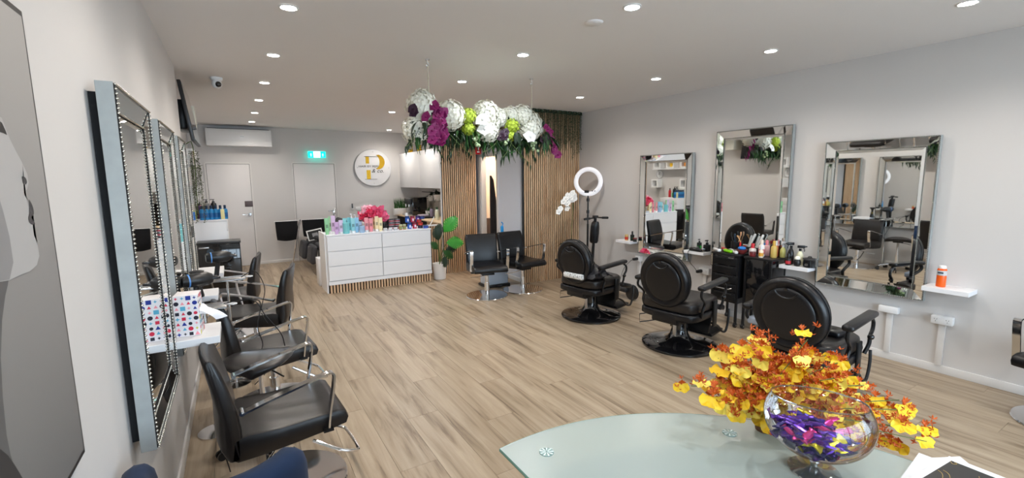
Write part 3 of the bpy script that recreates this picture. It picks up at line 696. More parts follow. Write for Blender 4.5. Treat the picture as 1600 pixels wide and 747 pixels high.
for lv in range(2):
    for k, (c, cn) in enumerate(cols):
        px = 640+k*8+(-3 if lv else 0)
        t = thing('colour_pot', '%s and white round colour pot, %s tier of the pile on the chest' % (cn, ['lower', 'upper'][lv]), 'pot', (onchest(px, 7.22), 7.22, DZ+lv*.105), 0, 'stacked bright colour pots')
        MB().lathe([(.032, 0), (.034, .004), (.034, .075)], 20).build('body', flatmat(c), t)
        MB().lathe([(.036, .075), (.036, .10), (.033, .103)], 20).build('lid', flatmat(tuple(int(v*.6) for v in c)), t)
        MB().box((0, -.034, .04), (.026, .003, .04), .001).build('white_panel', flatmat((232, 230, 240)), t)
for k, (px, z, c, cn) in enumerate(((657, 0, (40, 40, 60), 'dark'), (657, .05, (206, 60, 44), 'red'), (655, .10, (190, 50, 50), 'dark red'), (663, 0, (54, 80, 170), 'blue'), (660, .15, (40, 60, 130), 'navy'))):
    jar('wax_tin', '%s flat wax tin in the pile at the right end of the chest' % cn, 'tin', (onchest(px, 7.20+.0*k), 7.20 if px != 663 else 7.13, DZ+z), c, .082, .048, lid=tuple(int(v*.7) for v in c), group='flat wax tins')
jar('white_pot', 'small plain white pot on top of the bright colour pots', 'pot', (onchest(636, 7.22), 7.22, DZ+.21), (240, 240, 240), .045, .05, lid=(230, 230, 232))
# bouquet of pink roses in a low bowl
t = thing('rose_bouquet', 'bouquet of pink artificial roses behind the tubes on the white chest', 'flowers', (onchest(583, 7.41), 7.41, DZ+.001))
MB().lathe([(.05, 0), (.075, .03), (.085, .09), (.078, .10)], 22).build('bowl', BLKG, t)
def rose(col):
    mb = MB(); rnd = random.Random(3)
    for ring, (n, r, tilt, s) in enumerate(((7, .050, 62, .046), (6, .036, 40, .042), (5, .022, 22, .036), (3, .008, 8, .028))):
        for i in range(n):
            a = 2*PI*i/n+ring*.5; M = Matrix.Rotation(a, 4, 'Z') @ Matrix.Translation((r*.5, 0, 0)) @ Matrix.Rotation(R(tilt), 4, 'Y')
            P = [[M @ Vector((.006*math.sin(v*PI)*(1+ring*.3)+.010*(u*u), (u-.0)*s*.5*math.sin(PI*(.25+.6*v)), v*s)) for u in (-1, -.4, .4, 1)] for v in (0, .4, .8, 1)]
            mb.loft(P, closed=False, cap=False)
    mb.norec = 1
    return mb.mesh('rose', col, 60)
RC = [mat('rose_pink', srgb(244, 112, 152), .6, var=.12, scale=30), mat('rose_light', srgb(252, 206, 218), .6, var=.12, scale=30), mat('rose_red', srgb(232, 66, 108), .6, var=.12, scale=30)]
RM_ = [rose(c) for c in RC]; rnd = random.Random(5)
for k in range(19):
    a = k*2.4; rr = .055*math.sqrt(k)*.82; x, y = rr*math.cos(a)*.88, rr*math.sin(a)*.42
    put(RM_[[0, 1, 2, 0, 1][k % 5]], 'rose', t, (x, y-.04*(k % 3 == 0), .30-1.6*rr*rr+.03*math.sin(k*1.7)-.03), (R(38), x*4, a*.2), rnd.uniform(1.7, 2.1))
for k in range(8):
    a = k*.8; MB().tube([(0, 0, .09), (.05*math.cos(a), .04*math.sin(a), .14), (.10*math.cos(a), .07*math.sin(a), .17)], .003, 5).build('stem', STEM, t)

# ================================================================ foliage helpers
def leaf_mesh(mb, M, L, W, fold=.15, curl=.2, n=5):
    for s in (-1, 1):
        a, b = [], []
        for k in range(n+1):
            u = k/n; w = W*.5*math.sin(PI*min(.98, u**.8+.02))
            z = -curl*L*u*u; a.append(M @ Vector((u*L, 0, z))); b.append(M @ Vector((u*L*.98, s*w, z+fold*w)))
        va = [mb.bm.verts.new(p) for p in a]; vb = [mb.bm.verts.new(p) for p in b]
        for k in range(n): mb.bm.faces.new((va[k], va[k+1], vb[k+1], vb[k]) if s > 0 else (va[k], vb[k], vb[k+1], va[k+1]))
    mb.norec = 1
def rotm(rz, ry, rx=0): return (Matrix.Rotation(rz, 4, 'Z') @ Matrix.Rotation(ry, 4, 'Y') @ Matrix.Rotation(rx, 4, 'X'))

# monstera / split leaf plant
t = thing('monstera_plant', 'large leafed green plant in a white round pot beside the chest', 'plant', (2.90, 7.15, 0))
MB().lathe([(.09, 0), (.10, .005), (.118, .25), (.122, .27), (.108, .27), (.10, .24)], 28).build('pot', TERRA, t)
MB().lathe([(.001, .235), (.105, .24)], 20, cap=False).build('soil', mat('soil', srgb(60, 46, 36), .95, var=.3), t)
def split_leaf(L, W, m, curl=.25):
    mb = MB(); n = 9
    for s in (-1, 1):
        for k in range(n):
            u0, u1 = k/n, (k+.80)/n
            w0 = W*.5*math.sin(PI*(.12+.85*u0)); w1 = W*.5*math.sin(PI*(.12+.85*u1))
            z = lambda u: -curl*L*u*u
            p = [(u0*L, 0, z(u0)), (min(1, u1+.06)*L, 0, z(u1)), (u1*L+.03, s*w1, z(u1)-.02*1), (u0*L+.035, s*w0, z(u0)-.015)]
            mb.bm.faces.new([mb.bm.verts.new(q) for q in (p if s > 0 else p[::-1])])
    mb.norec = 1; return mb.mesh('leaf', m, 60)
LM = [split_leaf(.30, .24, LEAFB), split_leaf(.26, .20, LEAFD), split_leaf(.22, .17, LEAF)]
for (dx, dy, h, lx, lz, k, sc_) in ((.07, -.06, .80, .35, .55, 0, 1.25), (.10, -.08, .62, .9, .05, 0, 1.15), (-.02, -.04, .66, -.25, .9, 1, 1.0), (.03, -.10, .50, .6, -.5, 2, 1.1), (-.05, -.08, .52, -.45, .5, 2, .9),
                                (.12, 0, .46, .8, .5, 1, 1.0), (-.01, .03, .72, .1, 1, 1, .95), (.05, -.11, .40, -.1, -.7, 1, .8)):
    e = Vector((dx, dy, h)); X_ = Vector((lx, -.25, lz)).normalized(); N_ = Vector((-.35, -.85, .45)); N_ = (N_-X_*N_.dot(X_)).normalized(); Y_ = N_.cross(X_)
    MB().tube([(0, 0, .24), (e.x*.3, e.y*.3, (h+.24)/2), e], .005, 6, smooth=4).build('stalk', STEM, t)
    put(LM[k], 'leaf', t, e, Matrix((X_, Y_, N_)).transposed().to_euler(), sc_*.82)

# ================================================================ hanging flower arrangement
FA = thing('hanging_flowers', 'hanging bar of white hydrangeas, purple orchids and trailing leaves', 'flower arrangement', (2.21, 4.13, 2.22))
ux = Vector((1.266, .212, 0)).normalized(); uy = Vector((-ux.y, ux.x, 0))
def HL(u, v, z): return ux*u+uy*v+Vector((0, 0, z))          # along bar, across, up
MB().tube([HL(-.72, 0, -.02), HL(.72, 0, -.02)], .014, 8).build('bar', mat('bark_brown', srgb(92, 72, 50), .9, var=.3), FA)
def hydrangea(m, R0=.13, n=140, seed=1, ps=.024):
    mb = MB(); mb.norec = 1; rn = random.Random(seed)
    for k in range(n):
        z = 1-2*(k+.5)/n; a = k*2.39996; q = math.sqrt(1-z*z); d = Vector((q*math.cos(a), q*math.sin(a), z)); rr = R0*rn.uniform(.86, 1.06)
        Z = d; X = Z.orthogonal().normalized(); Y = Z.cross(X); w = rn.random()*PI
        for j in range(4):
            b = w+j*PI/2; e = X*math.cos(b)+Y*math.sin(b); g = X*math.cos(b+PI/2)+Y*math.sin(b+PI/2); c = d*rr
            pts = [c, c+e*ps*.6-g*ps*.5+Z*.004, c+e*ps*1.1+Z*rn.uniform(-.002, .008), c+e*ps*.6+g*ps*.5+Z*.004]
            mb.bm.faces.new([mb.bm.verts.new(p) for p in pts])
    mb.ball((0, 0, 0), R0*.80, 14, 9); return mb.mesh('hydrangea_head', m, 20)
HW = [hydrangea(PETW, seed=s) for s in (1, 2)]; HG = hydrangea(PETG, .085, 60, 4, .02)
UW = 1.79/1.6
heads = [(-.66, -.02, .10, 1.0, 0), (-.70, .0, -.10, .95, 1), (-.60, .06, .17, .85, 1), (-.40, -.05, .05, 1.05, 0), (-.47, .08, .0, .9, 1), (-.12+.10, -.04, .10, 1.0, 0), (.04, .02, .02, 1.05, 1), (-.02, -.06, -.08, .85, 0), (.14, .0, .08, .8, 1),
         (.32, .02, .12, .75, 0), (.42, -.03, .12, .9, 1), (.55, .02, .06, 1.0, 0), (.50, -.06, -.02, .9, 1), (.66, .04, .03, .8, 0)]
for (u, v, z, s, k) in heads: put(HW[k], 'hydrangea_head', FA, HL(u*UW, v, z), (rnd.random()*6, rnd.random()*6, 0), s)
for (u, v, z, s) in ((-.22, -.05, .06, .9), (-.21, -.04, -.06, .75), (.27, -.06, .0, .9), (.25, -.06, -.10, .7)): put(HG, 'hydrangea_head', FA, HL(u*UW, v, z), (rnd.random()*6, 0, 0), s)
def orchid_bloom(m, s=.05):
    mb = MB(); mb.norec = 1
    for k in range(5):
        leaf_mesh(mb, rotm(k*2*PI/5, R(-18)), s*(.85 if k % 2 else .72), s*(1.15 if k % 2 else .9), .12, .25, 5)
    mb.ball((0, 0, .01), s*.16, 6, 4); return mb.mesh('orchid_bloom', m, 50)
OB = orchid_bloom(PETP, .062); OD = orchid_bloom(PETD, .06); OWm = orchid_bloom(mat('orchid_white', srgb(244, 242, 238), .5, var=.04), .07)
for k in range(26):
    q = k/25; u = -.58+.05*math.sin(k*2.1)+(-.02*q); z = .10-.32*q; w_ = .09*(1-.5*q)
    put(OB, 'orchid_bloom', FA, HL(u*UW+rnd.uniform(-w_, w_), -.14-rnd.random()*.03, z), (R(75)+rnd.uniform(-.4, .4), rnd.uniform(-.5, .5), YAW*-1+rnd.uniform(-.5, .5)), rnd.uniform(.8, 1.15))
for k in range(12):
    q = k/11; u = .70+.13*q; z = .02-.30*q
    put(OB, 'orchid_bloom', FA, HL(u*UW+rnd.uniform(-.03, .03), -.10, z), (R(75)+rnd.uniform(-.4, .4), rnd.uniform(-.5, .5), rnd.uniform(-.8, .3)), rnd.uniform(.7, 1.0))
for (u, z) in ((-.80, .06), (-.79, .03), (.11, -.10), (.13, -.12), (.09, -.13), (.14, -.08), (.62, -.13), (.66, -.11)):
    put(OD, 'orchid_bloom', FA, HL(u*UW*.98, -.13, z), (R(75), rnd.uniform(-.4, .4), rnd.uniform(-.8, .3)), 1.0)
# white magnolias
for (u, z, r_) in ((-.13, .02, 0), (-.11, -.07, 1), (.42, -.11, 2)):
    put(OWm, 'magnolia_bloom', FA, HL(u*UW, -.15, z), (R(60), r_*.4, -.5), 1.35)
# leaves: long trailing and broad
def leafset(L, W, m, seed, n=10):
    mb = MB(); rn = random.Random(seed)
    for k in range(n):
        M = Matrix.Translation((rn.uniform(-.07, .07), rn.uniform(-.05, .05), rn.uniform(-.03, .03))) @ rotm(rn.random()*2*PI, R(rn.uniform(5, 75)), rn.uniform(-.6, .6))
        leaf_mesh(mb, M, L*rn.uniform(.7, 1.2), W*rn.uniform(.8, 1.1), .15, .5)
    return mb.mesh('leaf_cluster', m, 60)
LS = [leafset(.13, .035, LEAFD, 1), leafset(.16, .028, LEAF, 2), leafset(.10, .05, LEAFD, 3)]
for k in range(44):
    u = -.72+1.44*k/43; o = put(LS[k % 3], 'leaf_cluster', FA, HL(u*UW, rnd.uniform(-.10, .10), rnd.uniform(-.16, -.06)), (0, 0, rnd.random()*6), rnd.uniform(.8, 1.2))
for k in range(10):
    u = -.6+1.25*k/9; put(LS[2], 'leaf_cluster', FA, HL(u*UW, rnd.uniform(-.05, .08), rnd.uniform(.02, .13)), (PI, rnd.uniform(-.3, .3), rnd.random()*6), .7)
for (u, l, c) in ((-.63, .26, .1), (-.45, .22, .2), (-.36, .25, -.1), (.18, .30, .25), (.25, .26, -.15), (.40, .22, .1), (-.08, .2, .1), (.10, .20, -.2), (-.75, .18, -.1)):
    pts = [HL(u*UW, -.08, -.10), HL((u+c*.3)*UW, -.12, -.10-l*.4), HL((u+c*.8)*UW, -.12, -.10-l*.8), HL((u+c*1.1)*UW, -.12, -.08-l)]
    st = MB().tube(pts, .0025, 5, smooth=4).build('trailing_stem', STEM, FA); mb = MB()
    for k in range(9):
        q = k/8; p = pts[0].lerp(pts[3], q)+Vector((0, 0, -.01)); leaf_mesh(mb, Matrix.Translation(p) @ rotm(rnd.random()*6, R(rnd.uniform(30, 80))), .075, .02, .1, .4)
    mb.build('trailing_leaves', LEAFD, st, angle=60)['kind'] = 'stuff'
# arched twig loop under the middle
MB().tube([HL(.05, -.08, -.10), HL(.13, -.1, -.24), HL(.28, -.1, -.27), HL(.36, -.1, -.18), HL(.36, -.08, -.08)], .005, 6, smooth=5).build('twig_loop', LEAF, FA)
for (u, z) in ((-.18, -.17), (.13, -.17), (.50, -.20)):
    for k in range(10):
        MB().ball(HL(u*UW+rnd.uniform(-.04, .04), -.12+rnd.uniform(-.03, .03), z+rnd.uniform(-.05, .05)), .016, 8, 6).build('berry', BERRY, FA)
# ropes and hooks
for x, y, nm in ((1.575, 4.02, 'left'), (2.84, 4.235, 'right')):
    t = thing('hanging_rope', 'thin pale rope holding up the %s end of the hanging flowers' % nm, 'rope', (x, y, H))
    MB().tube([(0, 0, -.06), (.004, 0, -.2), (0, 0, -.50)], .0045, 6, smooth=4).build('rope', ROPE, t)
    MB().lathe([(.001, -.012), (.018, -.010), (.022, 0)], 14).tube([(0, 0, -.01), (.0, 0, -.03), (.012, 0, -.045), (0, 0, -.062), (-.012, 0, -.048)], .003, 6, smooth=3).build('ceiling_hook', STEEL, t)
    MB().ball((0, 0, -.066), .010, 8, 6).build('knot', ROPE, t)

# hanging vine curtains over the slat panels
def vine_strand(L, seed):
    mb = MB(); rn = random.Random(seed); n = int(L/.0042)
    mb.tube([(0, 0, 0), (rn.uniform(-.01, .01), -.005, -L*.5), (rn.uniform(-.015, .015), 0, -L)], .0018, 4)
    for k in range(n):
        p = Vector((rn.uniform(-.012, .012), rn.uniform(-.014, .004), -L*(k/n)**1.25)); a = rn.random()*6; s = rn.uniform(.014, .026)
        e = Vector((math.cos(a), math.sin(a)*.7, rn.uniform(-.8, .1))).normalized(); g = e.cross(Vector((0, .3, 1))).normalized()
        mb.bm.faces.new([mb.bm.verts.new(q) for q in (p, p+e*s*.5+g*s*.35, p+e*s, p+e*s*.5-g*s*.35)])
    mb.norec = 1; return mb.mesh('vine_strand', VINE, 60)
VS = [vine_strand(L_, i) for i, L_ in enumerate((.50, .58, .66, .42, .54, .35))]
def vine_curtain(label, x0, x1, y, n):
    t = thing('vine_curtain', label, 'vines', ((x0+x1)/2, y, H-.03), 0)
    MB().tube([(-(x1-x0)/2, 0, 0), ((x1-x0)/2, 0, 0)], .012, 6).build('rail', LEAFD, t)
    for k in range(n):
        put(VS[rnd.randrange(6)], 'vine_strand', t, ((x1-x0)*((k+.5)/n-.5)+rnd.uniform(-.01, .01), rnd.uniform(-.02, .012), -.005), (0, 0, rnd.choice((0, PI))), rnd.uniform(.8, 1.1))
    for k in range(int((x1-x0)/.1)):
        x = -(x1-x0)/2+.05+.1*k; MB().tube([(x-.045, -.02, .0), (x-.03, -.03, .022), (x, -.03, .028), (x+.03, -.03, .022), (x+.045, -.02, .0)], .012, 6, smooth=3).build('top_loop', LEAFD, t)
    return t
vine_curtain('grey green hanging vines over the top of the wide slat panel', XS+.0, XR-.01, YS-.055, 52)
vine_curtain('grey green hanging vines over the top of the narrow slat panel', 3.14, 3.80, YP-.055, 30)

# ================================================================ recess on the left: wall boxes, chest, black cabinet, TV
t = thing('television', 'black flat television on a bracket high on the left recess wall', 'television', (-.36, 5.95, 2.36))
TT = Euler((0, R(-7), R(0))).to_matrix().to_4x4()
MB(TT).box((.03, 0, 0), (.03, 1.0, .57), .004).build('screen_case', BLKP, t)
MB(TT).box((.0465, 0, 0), (.003, .97, .54)).build('screen', mat('tv_glass', (.015, .015, .017), .06, coat=.5, var=0), t)
MB().box((-.03, 0, 0), (.09, .40, .30), .02).build('rear_housing', BLKP, t); MB().box((-.18, .0, 0), (.24, .05, .06), .004).box((-.288, 0, 0), (.02, .2, .24), .003).build('wall_bracket', BLKM, t)
tag(MB().box((XA+.17, 6.78, 2.44), (.34, .24, .26), .008).build('wall_speaker_box', mat('offwhite_plastic', srgb(226, 226, 214), .4, var=.02)), 'pale box on the recess wall beyond the television', 'box')
def wall_box(label, y, z, w=.26, h=.24, d=.20, col=None):
    t = thing('wall_box', label, 'wall box', (XA, y, z), 0, 'white open wall boxes')
    th = .02
    # rounded opening frame
    n = 24; o, i_ = [], []
    for k in range(n):
        a = 2*PI*k/n; c, s_ = math.cos(a), math.sin(a); e = .35
        o.append((w/2*math.copysign(abs(c)**.12, c), h/2*math.copysign(abs(s_)**.12, s_))); i_.append((w*.36*math.copysign(abs(c)**e, c), h*.34*math.copysign(abs(s_)**e, s_)))
    mb = MB(); mb.loft([[(0.001, p[0], p[1]) for p in o], [(d, p[0], p[1]) for p in o], [(d, p[0], p[1]) for p in i_], [(.02, p[0], p[1]) for p in i_]], cap=True)
    mb.build('box_shell', WHITEP, t)
    return t
wall_box('upper white wall box nearest the television, trailing ivy beside it', 8.14, 2.04)
wall_box('upper white wall box in the middle, holding yellow things', 8.62, 2.04); wall_box('upper white wall box farthest along the recess wall', 9.08, 2.04)
wall_box('lower white wall box below the ivy, near the blue bottles', 8.16, 1.50, w=.24, h=.27); wall_box('lower white wall box farthest along the recess wall', 9.15, 1.50, w=.24, h=.24)
tag(MB().box((XA+.11, 8.61, 1.905), (.22, 1.22, .025), .002).build('wall_ledge', WHITE), 'white ledge under the upper wall boxes', 'shelf')
for y, c, nm in ((8.62, (236, 190, 40), 'yellow'), (8.14, (240, 150, 30), 'orange')): jar('wall_box_jar', '%s jar inside an upper white wall box' % nm, 'jar', (XA+.12, y, 1.959), c, .11, .10, lid=c)
t = thing('wall_clock', 'round wall clock with thin dark rim between the wall boxes', 'clock', (XA, 9.12, 1.76))
MB().cyl((.001, 0, 0), (.02, 0, 0), .11, n=36).build('dial', WHITEP, t); MB().tube([(.02, .115*math.cos(a*PI/18), .115*math.sin(a*PI/18)) for a in range(36)], .007, 6, loop=True).build('rim', STEEL, t)
MB().box((.024, 0, .03), (.003, .006, .08)).build('hand', BLKP, t); MB().box((.026, .03, 0), (.003, .06, .005)).build('hand', BLKP, t)
t = thing('trailing_ivy', 'long trailing grey green ivy hanging beside the white wall boxes', 'plant', (XA+.20, 7.97, 2.12))
for k in range(9):
    put(VS[k % 6], 'ivy_strand', t, (rnd.uniform(-.04, .08), rnd.uniform(-.03, .03), -.10*(k % 3)), (0, 0, k), 1.25)
MB().tube([(-.20, .10, .06), (-.06, .06, .10), (.02, 0, .05), (.0, 0, -.9)], .006, 5, smooth=3).build('vine_stem', STEM, t)
# tall white chest of drawers
t = thing('tall_chest', 'tall white chest of drawers carrying blue bottles, behind the black cabinet', 'chest', (XA+.27, 8.34, 0))
MB().box((0, 0, .55), (.52, .58, 1.10), .002).build('carcass', WHITE, t); MB().box((.005, 0, 1.11), (.54, .60, .022), .002).build('top', WHITE, t)
for k in range(6): MB().box((.268, 0, .10+.175*k+.06), (.018, .56, .165), .002).build('drawer', WHITE, t)
CT = 1.122
for k in range(6):
    px = 317+k*7.2; p = at(px, 344, 1, 8.12)
    pump_bottle('blue_bottle', 'blue bottle with dark cap on the tall white chest, %s from the left' % ['first', 'second', 'third', 'fourth', 'fifth', 'sixth'][k], 'bottle', (p.x, 8.12+.005*k, CT), (40, 132, 190), .066, .16, cap=(16, 40, 70), pump=False, group='blue bottles on the tall chest', lab=(24, 90, 150))
for k, (px, c) in enumerate(((325, (120, 118, 116)), (336, (24, 24, 26)))):
    p = at(px, 344, 1, 8.28); pump_bottle('tall_pump_bottle', '%s tall pump bottle behind the row of blue bottles' % ['grey', 'black'][k], 'bottle', (p.x, 8.28, CT), c, .085, .25, cap=(16, 16, 18))
p = at(349, 345, 1, 8.14); tag(MB().box((p.x+.0, 8.14, CT+.0755), (.05, .10, .148), .004).build('yellow_carton', flatmat((232, 222, 160))), 'pale yellow carton at the right end of the blue bottles', 'carton')
for k, (c, nm, y) in enumerate((((60, 190, 90), 'green', 8.50), ((220, 210, 90), 'lime yellow', 8.36), ((40, 120, 200), 'bright blue', 8.22))):
    tag(MB().box((-.56, y, CT+.06), (.10, .12, .12), .004).build('product_box', flatmat(c)), '%s product box at the back of the tall white chest' % nm, 'box')
for k, (c, nm, y) in enumerate((((200, 30, 40), 'red', 8.60), ((60, 30, 80), 'violet', 8.42))): pump_bottle('rear_bottle', '%s bottle among the boxes on the tall chest' % nm, 'bottle', (-.47, y, CT), c, .07, .2, pump=False)
# black cabinet with round emblem
t = thing('black_cabinet', 'black glossy towel cabinet in front of the tall white chest', 'cabinet', (-.235, 7.82, 0))
MB().box((0, 0, .43), (.52, .32, .74), .012).build('body', BLKG, t); MB().box((0, 0, .815), (.54, .34, .03), .008).build('top', BLKP, t)
MB().box((.02, -.166, .50), (.46, .012, .54), .006).build('door', BLKG, t)
MB().cyl((-.11, -.172, .70), (-.11, -.176, .70), .042, n=24).build('round_emblem', flatmat((52, 66, 78)), t)
MB().tube([(-.16, -.175, .60), (-.02, -.176, .575), (.13, -.176, .60), (.19, -.175, .66)], .004, 5, smooth=5).build('swoosh', flatmat((60, 64, 70)), t)
MB().box((-.18, -.18, .76), (.12, .02, .02), .004).build('door_handle', STEEL, t)
for sx in (-1, 1):
    for sy in (-1, 1): MB().cyl((sx*.22, sy*.12, 0), (sx*.22, sy*.12, .06), .025).build('leg', BLKP, t)

# towel rack with two black towels
t = thing('towel_rack', 'folding chrome rack with white rail standing against the back wall', 'rack', (0, 0, 0))
MB().tube([(.64, 10.08, .88), (1.70, 10.08, .90)], .011, 8).build('rail', WHITEP, t)
MB().tube([(1.10, 10.02, .89), (1.02, 10.06, .5), (.92, 10.12, .03), (.90, 10.06, .012)], .014, 8, smooth=4).build('leg', CHROME, t)
MB().tube([(1.10, 10.14, .89), (1.03, 10.26, .5), (.95, 10.38, .02)], .012, 8).build('leg', CHROME, t); MB().tube([(1.60, 10.08, .89), (1.66, 10.2, .02)], .012, 8).build('leg', CHROME, t)
MB().ball((1.10, 10.07, .905), .024, 10, 8).build('joint', CHROME, t)
def towel(label, x0, x1, z0, z1, y):
    mb = MB(); cols_ = []
    for k in range(13):
        u = k/12; x = x0+(x1-x0)*u; dx = .04*math.sin(PI*u)*0
        bot = z0-.03*math.sin(PI*u); r_ = .018+.006*math.sin(9*u)
        cols_.append([(x+.03*(u-.5)*-1*q, y+s_*(r_+.004*math.sin(14*u+q*3)), z1+(bot-z1)*q if s_ else z1) for s_, q in ((-1, 1), (-1, .6), (-1, .25), (-.9, 0), (0, -.03), (.9, 0), (1, .3), (1, .9))])
    mb.loft([[Vector(p) for p in c] for c in cols_], closed=False, cap=False)
    o = mb.build('black_towel', mat('towel_black', (.006, .006, .008), .95, sheen=.1, var=.2)); tag(o, label, 'towel')
    md = o.modifiers.new('thick', 'SOLIDIFY'); md.thickness = .008
towel('black towel hanging on the left half of the towel rack', .655, 1.06, .52, .885, 10.08); towel('black towel hanging on the right half of the towel rack', 1.14, 1.62, .56, .895, 10.08)
# shampoo chairs behind the chest
def shampoo(label, x, y, rz):
    t = thing('shampoo_chair', label, 'chair', (x, y, 0), rz, 'reclining grey shampoo chairs')
    G1 = mat('dark_grey_leather', srgb(58, 58, 62), .5, var=.15, bump=.2, scale=20)
    MB().box((.30, 0, .48), (.50, .52, .13), .05, seg=4).build('seat', G1, t, angle=60); MB().box((.62, 0, .66), (.12, .52, .56), .05, rot=(0, R(18), 0), seg=4).build('backrest', G1, t, angle=60)
    MB().box((-.03, 0, .36), (.11, .44, .34), .05, rot=(0, R(8), 0), seg=4).build('leg_rest', G1, t, angle=60)
    for s in (-1, 1): MB().box((.34, s*.30, .60), (.46, .08, .09), .035, seg=3).build('arm_pad', G1, t, angle=60)
    MB().box((.45, 0, .21), (.40, .40, .42), .02).build('pedestal', mat('grey_shell', srgb(150, 152, 156), .5, var=.02), t)
    return t
sc1 = shampoo('dark grey shampoo chair farther back behind the white chest', 1.12, 9.62, R(2)); dup(sc1, (1.17, 8.90, 0), R(2), 'dark grey shampoo chair just behind the white chest')
t = thing('basin_surround', 'white shampoo basin unit behind the white chest', 'basin', (2.35, 9.3, 0))
MB().box((0, 0, .42), (.40, 1.5, .84), .02).build('cabinet', WHITE, t)
for s in (-1, 1): MB().lathe([(.10, .80), (.19, .86), (.21, .90), (.19, .905), (.12, .86), (.02, .84)], 24, c=(-.0, s*.34, .0)).build('basin', BLKG, t)
t = thing('picture_frame', 'white framed black picture leaning behind the left end of the chest', 'frame', (1.27, 9.34, .662))
MB().box((0, 0, .0), (.28, .014, .20), .002, rot=(R(-12), R(-10), 0)).build('frame', WHITEP, t); MB().box((0, -.010, .0), (.24, .01, .16), rot=(R(-12), R(-10), 0)).build('picture', INK, t)
MB().box((0, -.018, .0), (.10, .004, .07), rot=(R(-12), R(-10), 0)).build('motif', flatmat((150, 150, 154)), t)

# ================================================================ kitchen corner
t = thing('wall_cabinets', 'white handleless upper cabinets above the kitchen counter', 'cabinet', (3.57, 9.08, 1.89))
MB().box((0, 0, 0), (.42, 2.83, .76)).build('carcass', WHITE, t)
for k, (a, b) in enumerate(((-1.405, -1.05), (-1.045, .10), (.105, 1.41))): MB().box((-.219, (a+b)/2, 0), (.018, b-a, .76), .002).build('door', WHITE, t)
t = thing('kitchen_counter', 'pale timber kitchen counter with a slatted front', 'counter', (3.46, 9.02, 0))
MB().box((0, 0, .886), (.60, 2.76, .028), .002).build('worktop', mat('timber_top', srgb(222, 196, 160), .45, var=.08, scale=6), t)
MB().box((.02, 0, .436), (.54, 2.74, .872)).build('base_unit', FELT, t)
sm2 = MB().box((0, 0, .436), (.016, .026, .87)).mesh('counter_slat', SLAT); sm3 = MB().box((0, 0, .436), (.026, .016, .87)).mesh('counter_slat', SLAT)
for k in range(20): put(sm2, 'counter_slat', t, (-.27, -1.36+.04*k, 0))
t = thing('reception_ledge', 'short slatted divider right of the white chest with a pale top', 'divider', (2.98, 7.66, 0))
MB().box((0, 0, .43), (.26, .10, .86)).build('core', FELT, t); MB().box((0, 0, .868), (.28, .14, .016), .002).build('top', WHITE, t)
for k in range(6): put(sm3, 'divider_slat', t, (-.115+.046*k, -.058, -.005))
KC = .901
def kx(px, py, x): return at(px, py, 0, x)
t = thing('coffee_machine', 'black coffee machine at the far end of the kitchen counter', 'coffee machine', (3.45, 9.75, KC), 0)
MB().box((0, 0, .20), (.34, .44, .40), .02).build('body', BLKG, t); MB().box((-.185, 0, .31), (.05, .40, .12), .01).build('control_panel', BLKP, t); MB().box((-.21, 0, .02), (.12, .40, .04), .004).build('drip_tray', STEEL, t)
for s in (-1, 1): MB().cyl((-.20, s*.1, .25), (-.20, s*.1, .19), .025).build('spout', CHROME, t)
def potplant(label, loc, r, h, potm, leafs, L=.12, n=26, seed=1, name='potted_plant', up=35):
    t = thing(name, label, 'plant', loc); MB().lathe([(r*.75, 0), (r*.8, .003), (r, h), (r*.9, h), (r*.8, h*.8)], 22).build('pot', potm, t)
    mb = MB(); rn = random.Random(seed)
    for k in range(n): leaf_mesh(mb, Matrix.Translation((rn.uniform(-r, r)*.4, rn.uniform(-r, r)*.4, h*.9)) @ rotm(rn.random()*6.3, R(rn.uniform(-85, up))), L*rn.uniform(.6, 1.2), L*.28, .15, .4)
    mb.build('foliage', leafs, t, angle=60)['kind'] = 'stuff'; return t
t = thing('grass_planter', 'white box planter of tall artificial grass behind the roses', 'plant', (3.22, 10.2, KC))
MB().box((0, 0, .07), (.30, .14, .14), .004).build('planter', TERRA, t); mb = MB(); rn = random.Random(9)
for k in range(90):
    p = Vector((rn.uniform(-.13, .13), rn.uniform(-.05, .05), .13)); a = rn.random()*6; e = Vector((math.cos(a)*.03, math.sin(a)*.03, rn.uniform(.20, .27))); g = Vector((.006, 0, 0))
    mb.bm.faces.new([mb.bm.verts.new(q) for q in (p-g, p+g, p+e)])
mb.norec = 1; mb.build('grass', LEAF, t)['kind'] = 'stuff'
t = MB().cyl((3.76, 9.0, 1.40), (3.76, 10.2, 1.40), .008).build('hanging_rail', BLKM); tag(t, 'black rail under the upper cabinets that carries small pots', 'rail')
potplant('large dark leafed plant in a pale wall pot under the upper cabinets', (3.66, 8.95, 1.24), .12, .13, TERRA, LEAFD, .17, 44, 2)
potplant('small leafy plant in a white pot hung from the black rail', (3.66, 9.40, 1.22), .07, .12, TERRA, LEAFD, .14, 24, 3)
potplant('small plant in a pale pot standing on the kitchen counter', (3.52, 9.2, KC+.001), .07, .12, TERRA, LEAF, .13, 30, 4)
pump_bottle('kitchen_bottle', 'grey lilac pump bottle on the kitchen counter', 'bottle', (3.42, 8.78, KC), (128, 118, 140), .08, .19)
pump_bottle('kitchen_bottle', 'cream bottle with green pump on the kitchen counter', 'bottle', (3.36, 8.33, KC), (226, 226, 206), .085, .20, cap=(30, 110, 60), lab=(210, 214, 190))
pump_bottle('kitchen_bottle', 'pale blue bottle with dark pump at the counter end', 'bottle', (3.36, 8.03, KC), (168, 206, 226), .085, .18, cap=(24, 50, 40))
tag(MB().box((3.36, 8.95, KC+.015), (.24, .44, .03), .006).build('serving_tray', BLKP), 'flat black tray on the kitchen counter', 'tray')
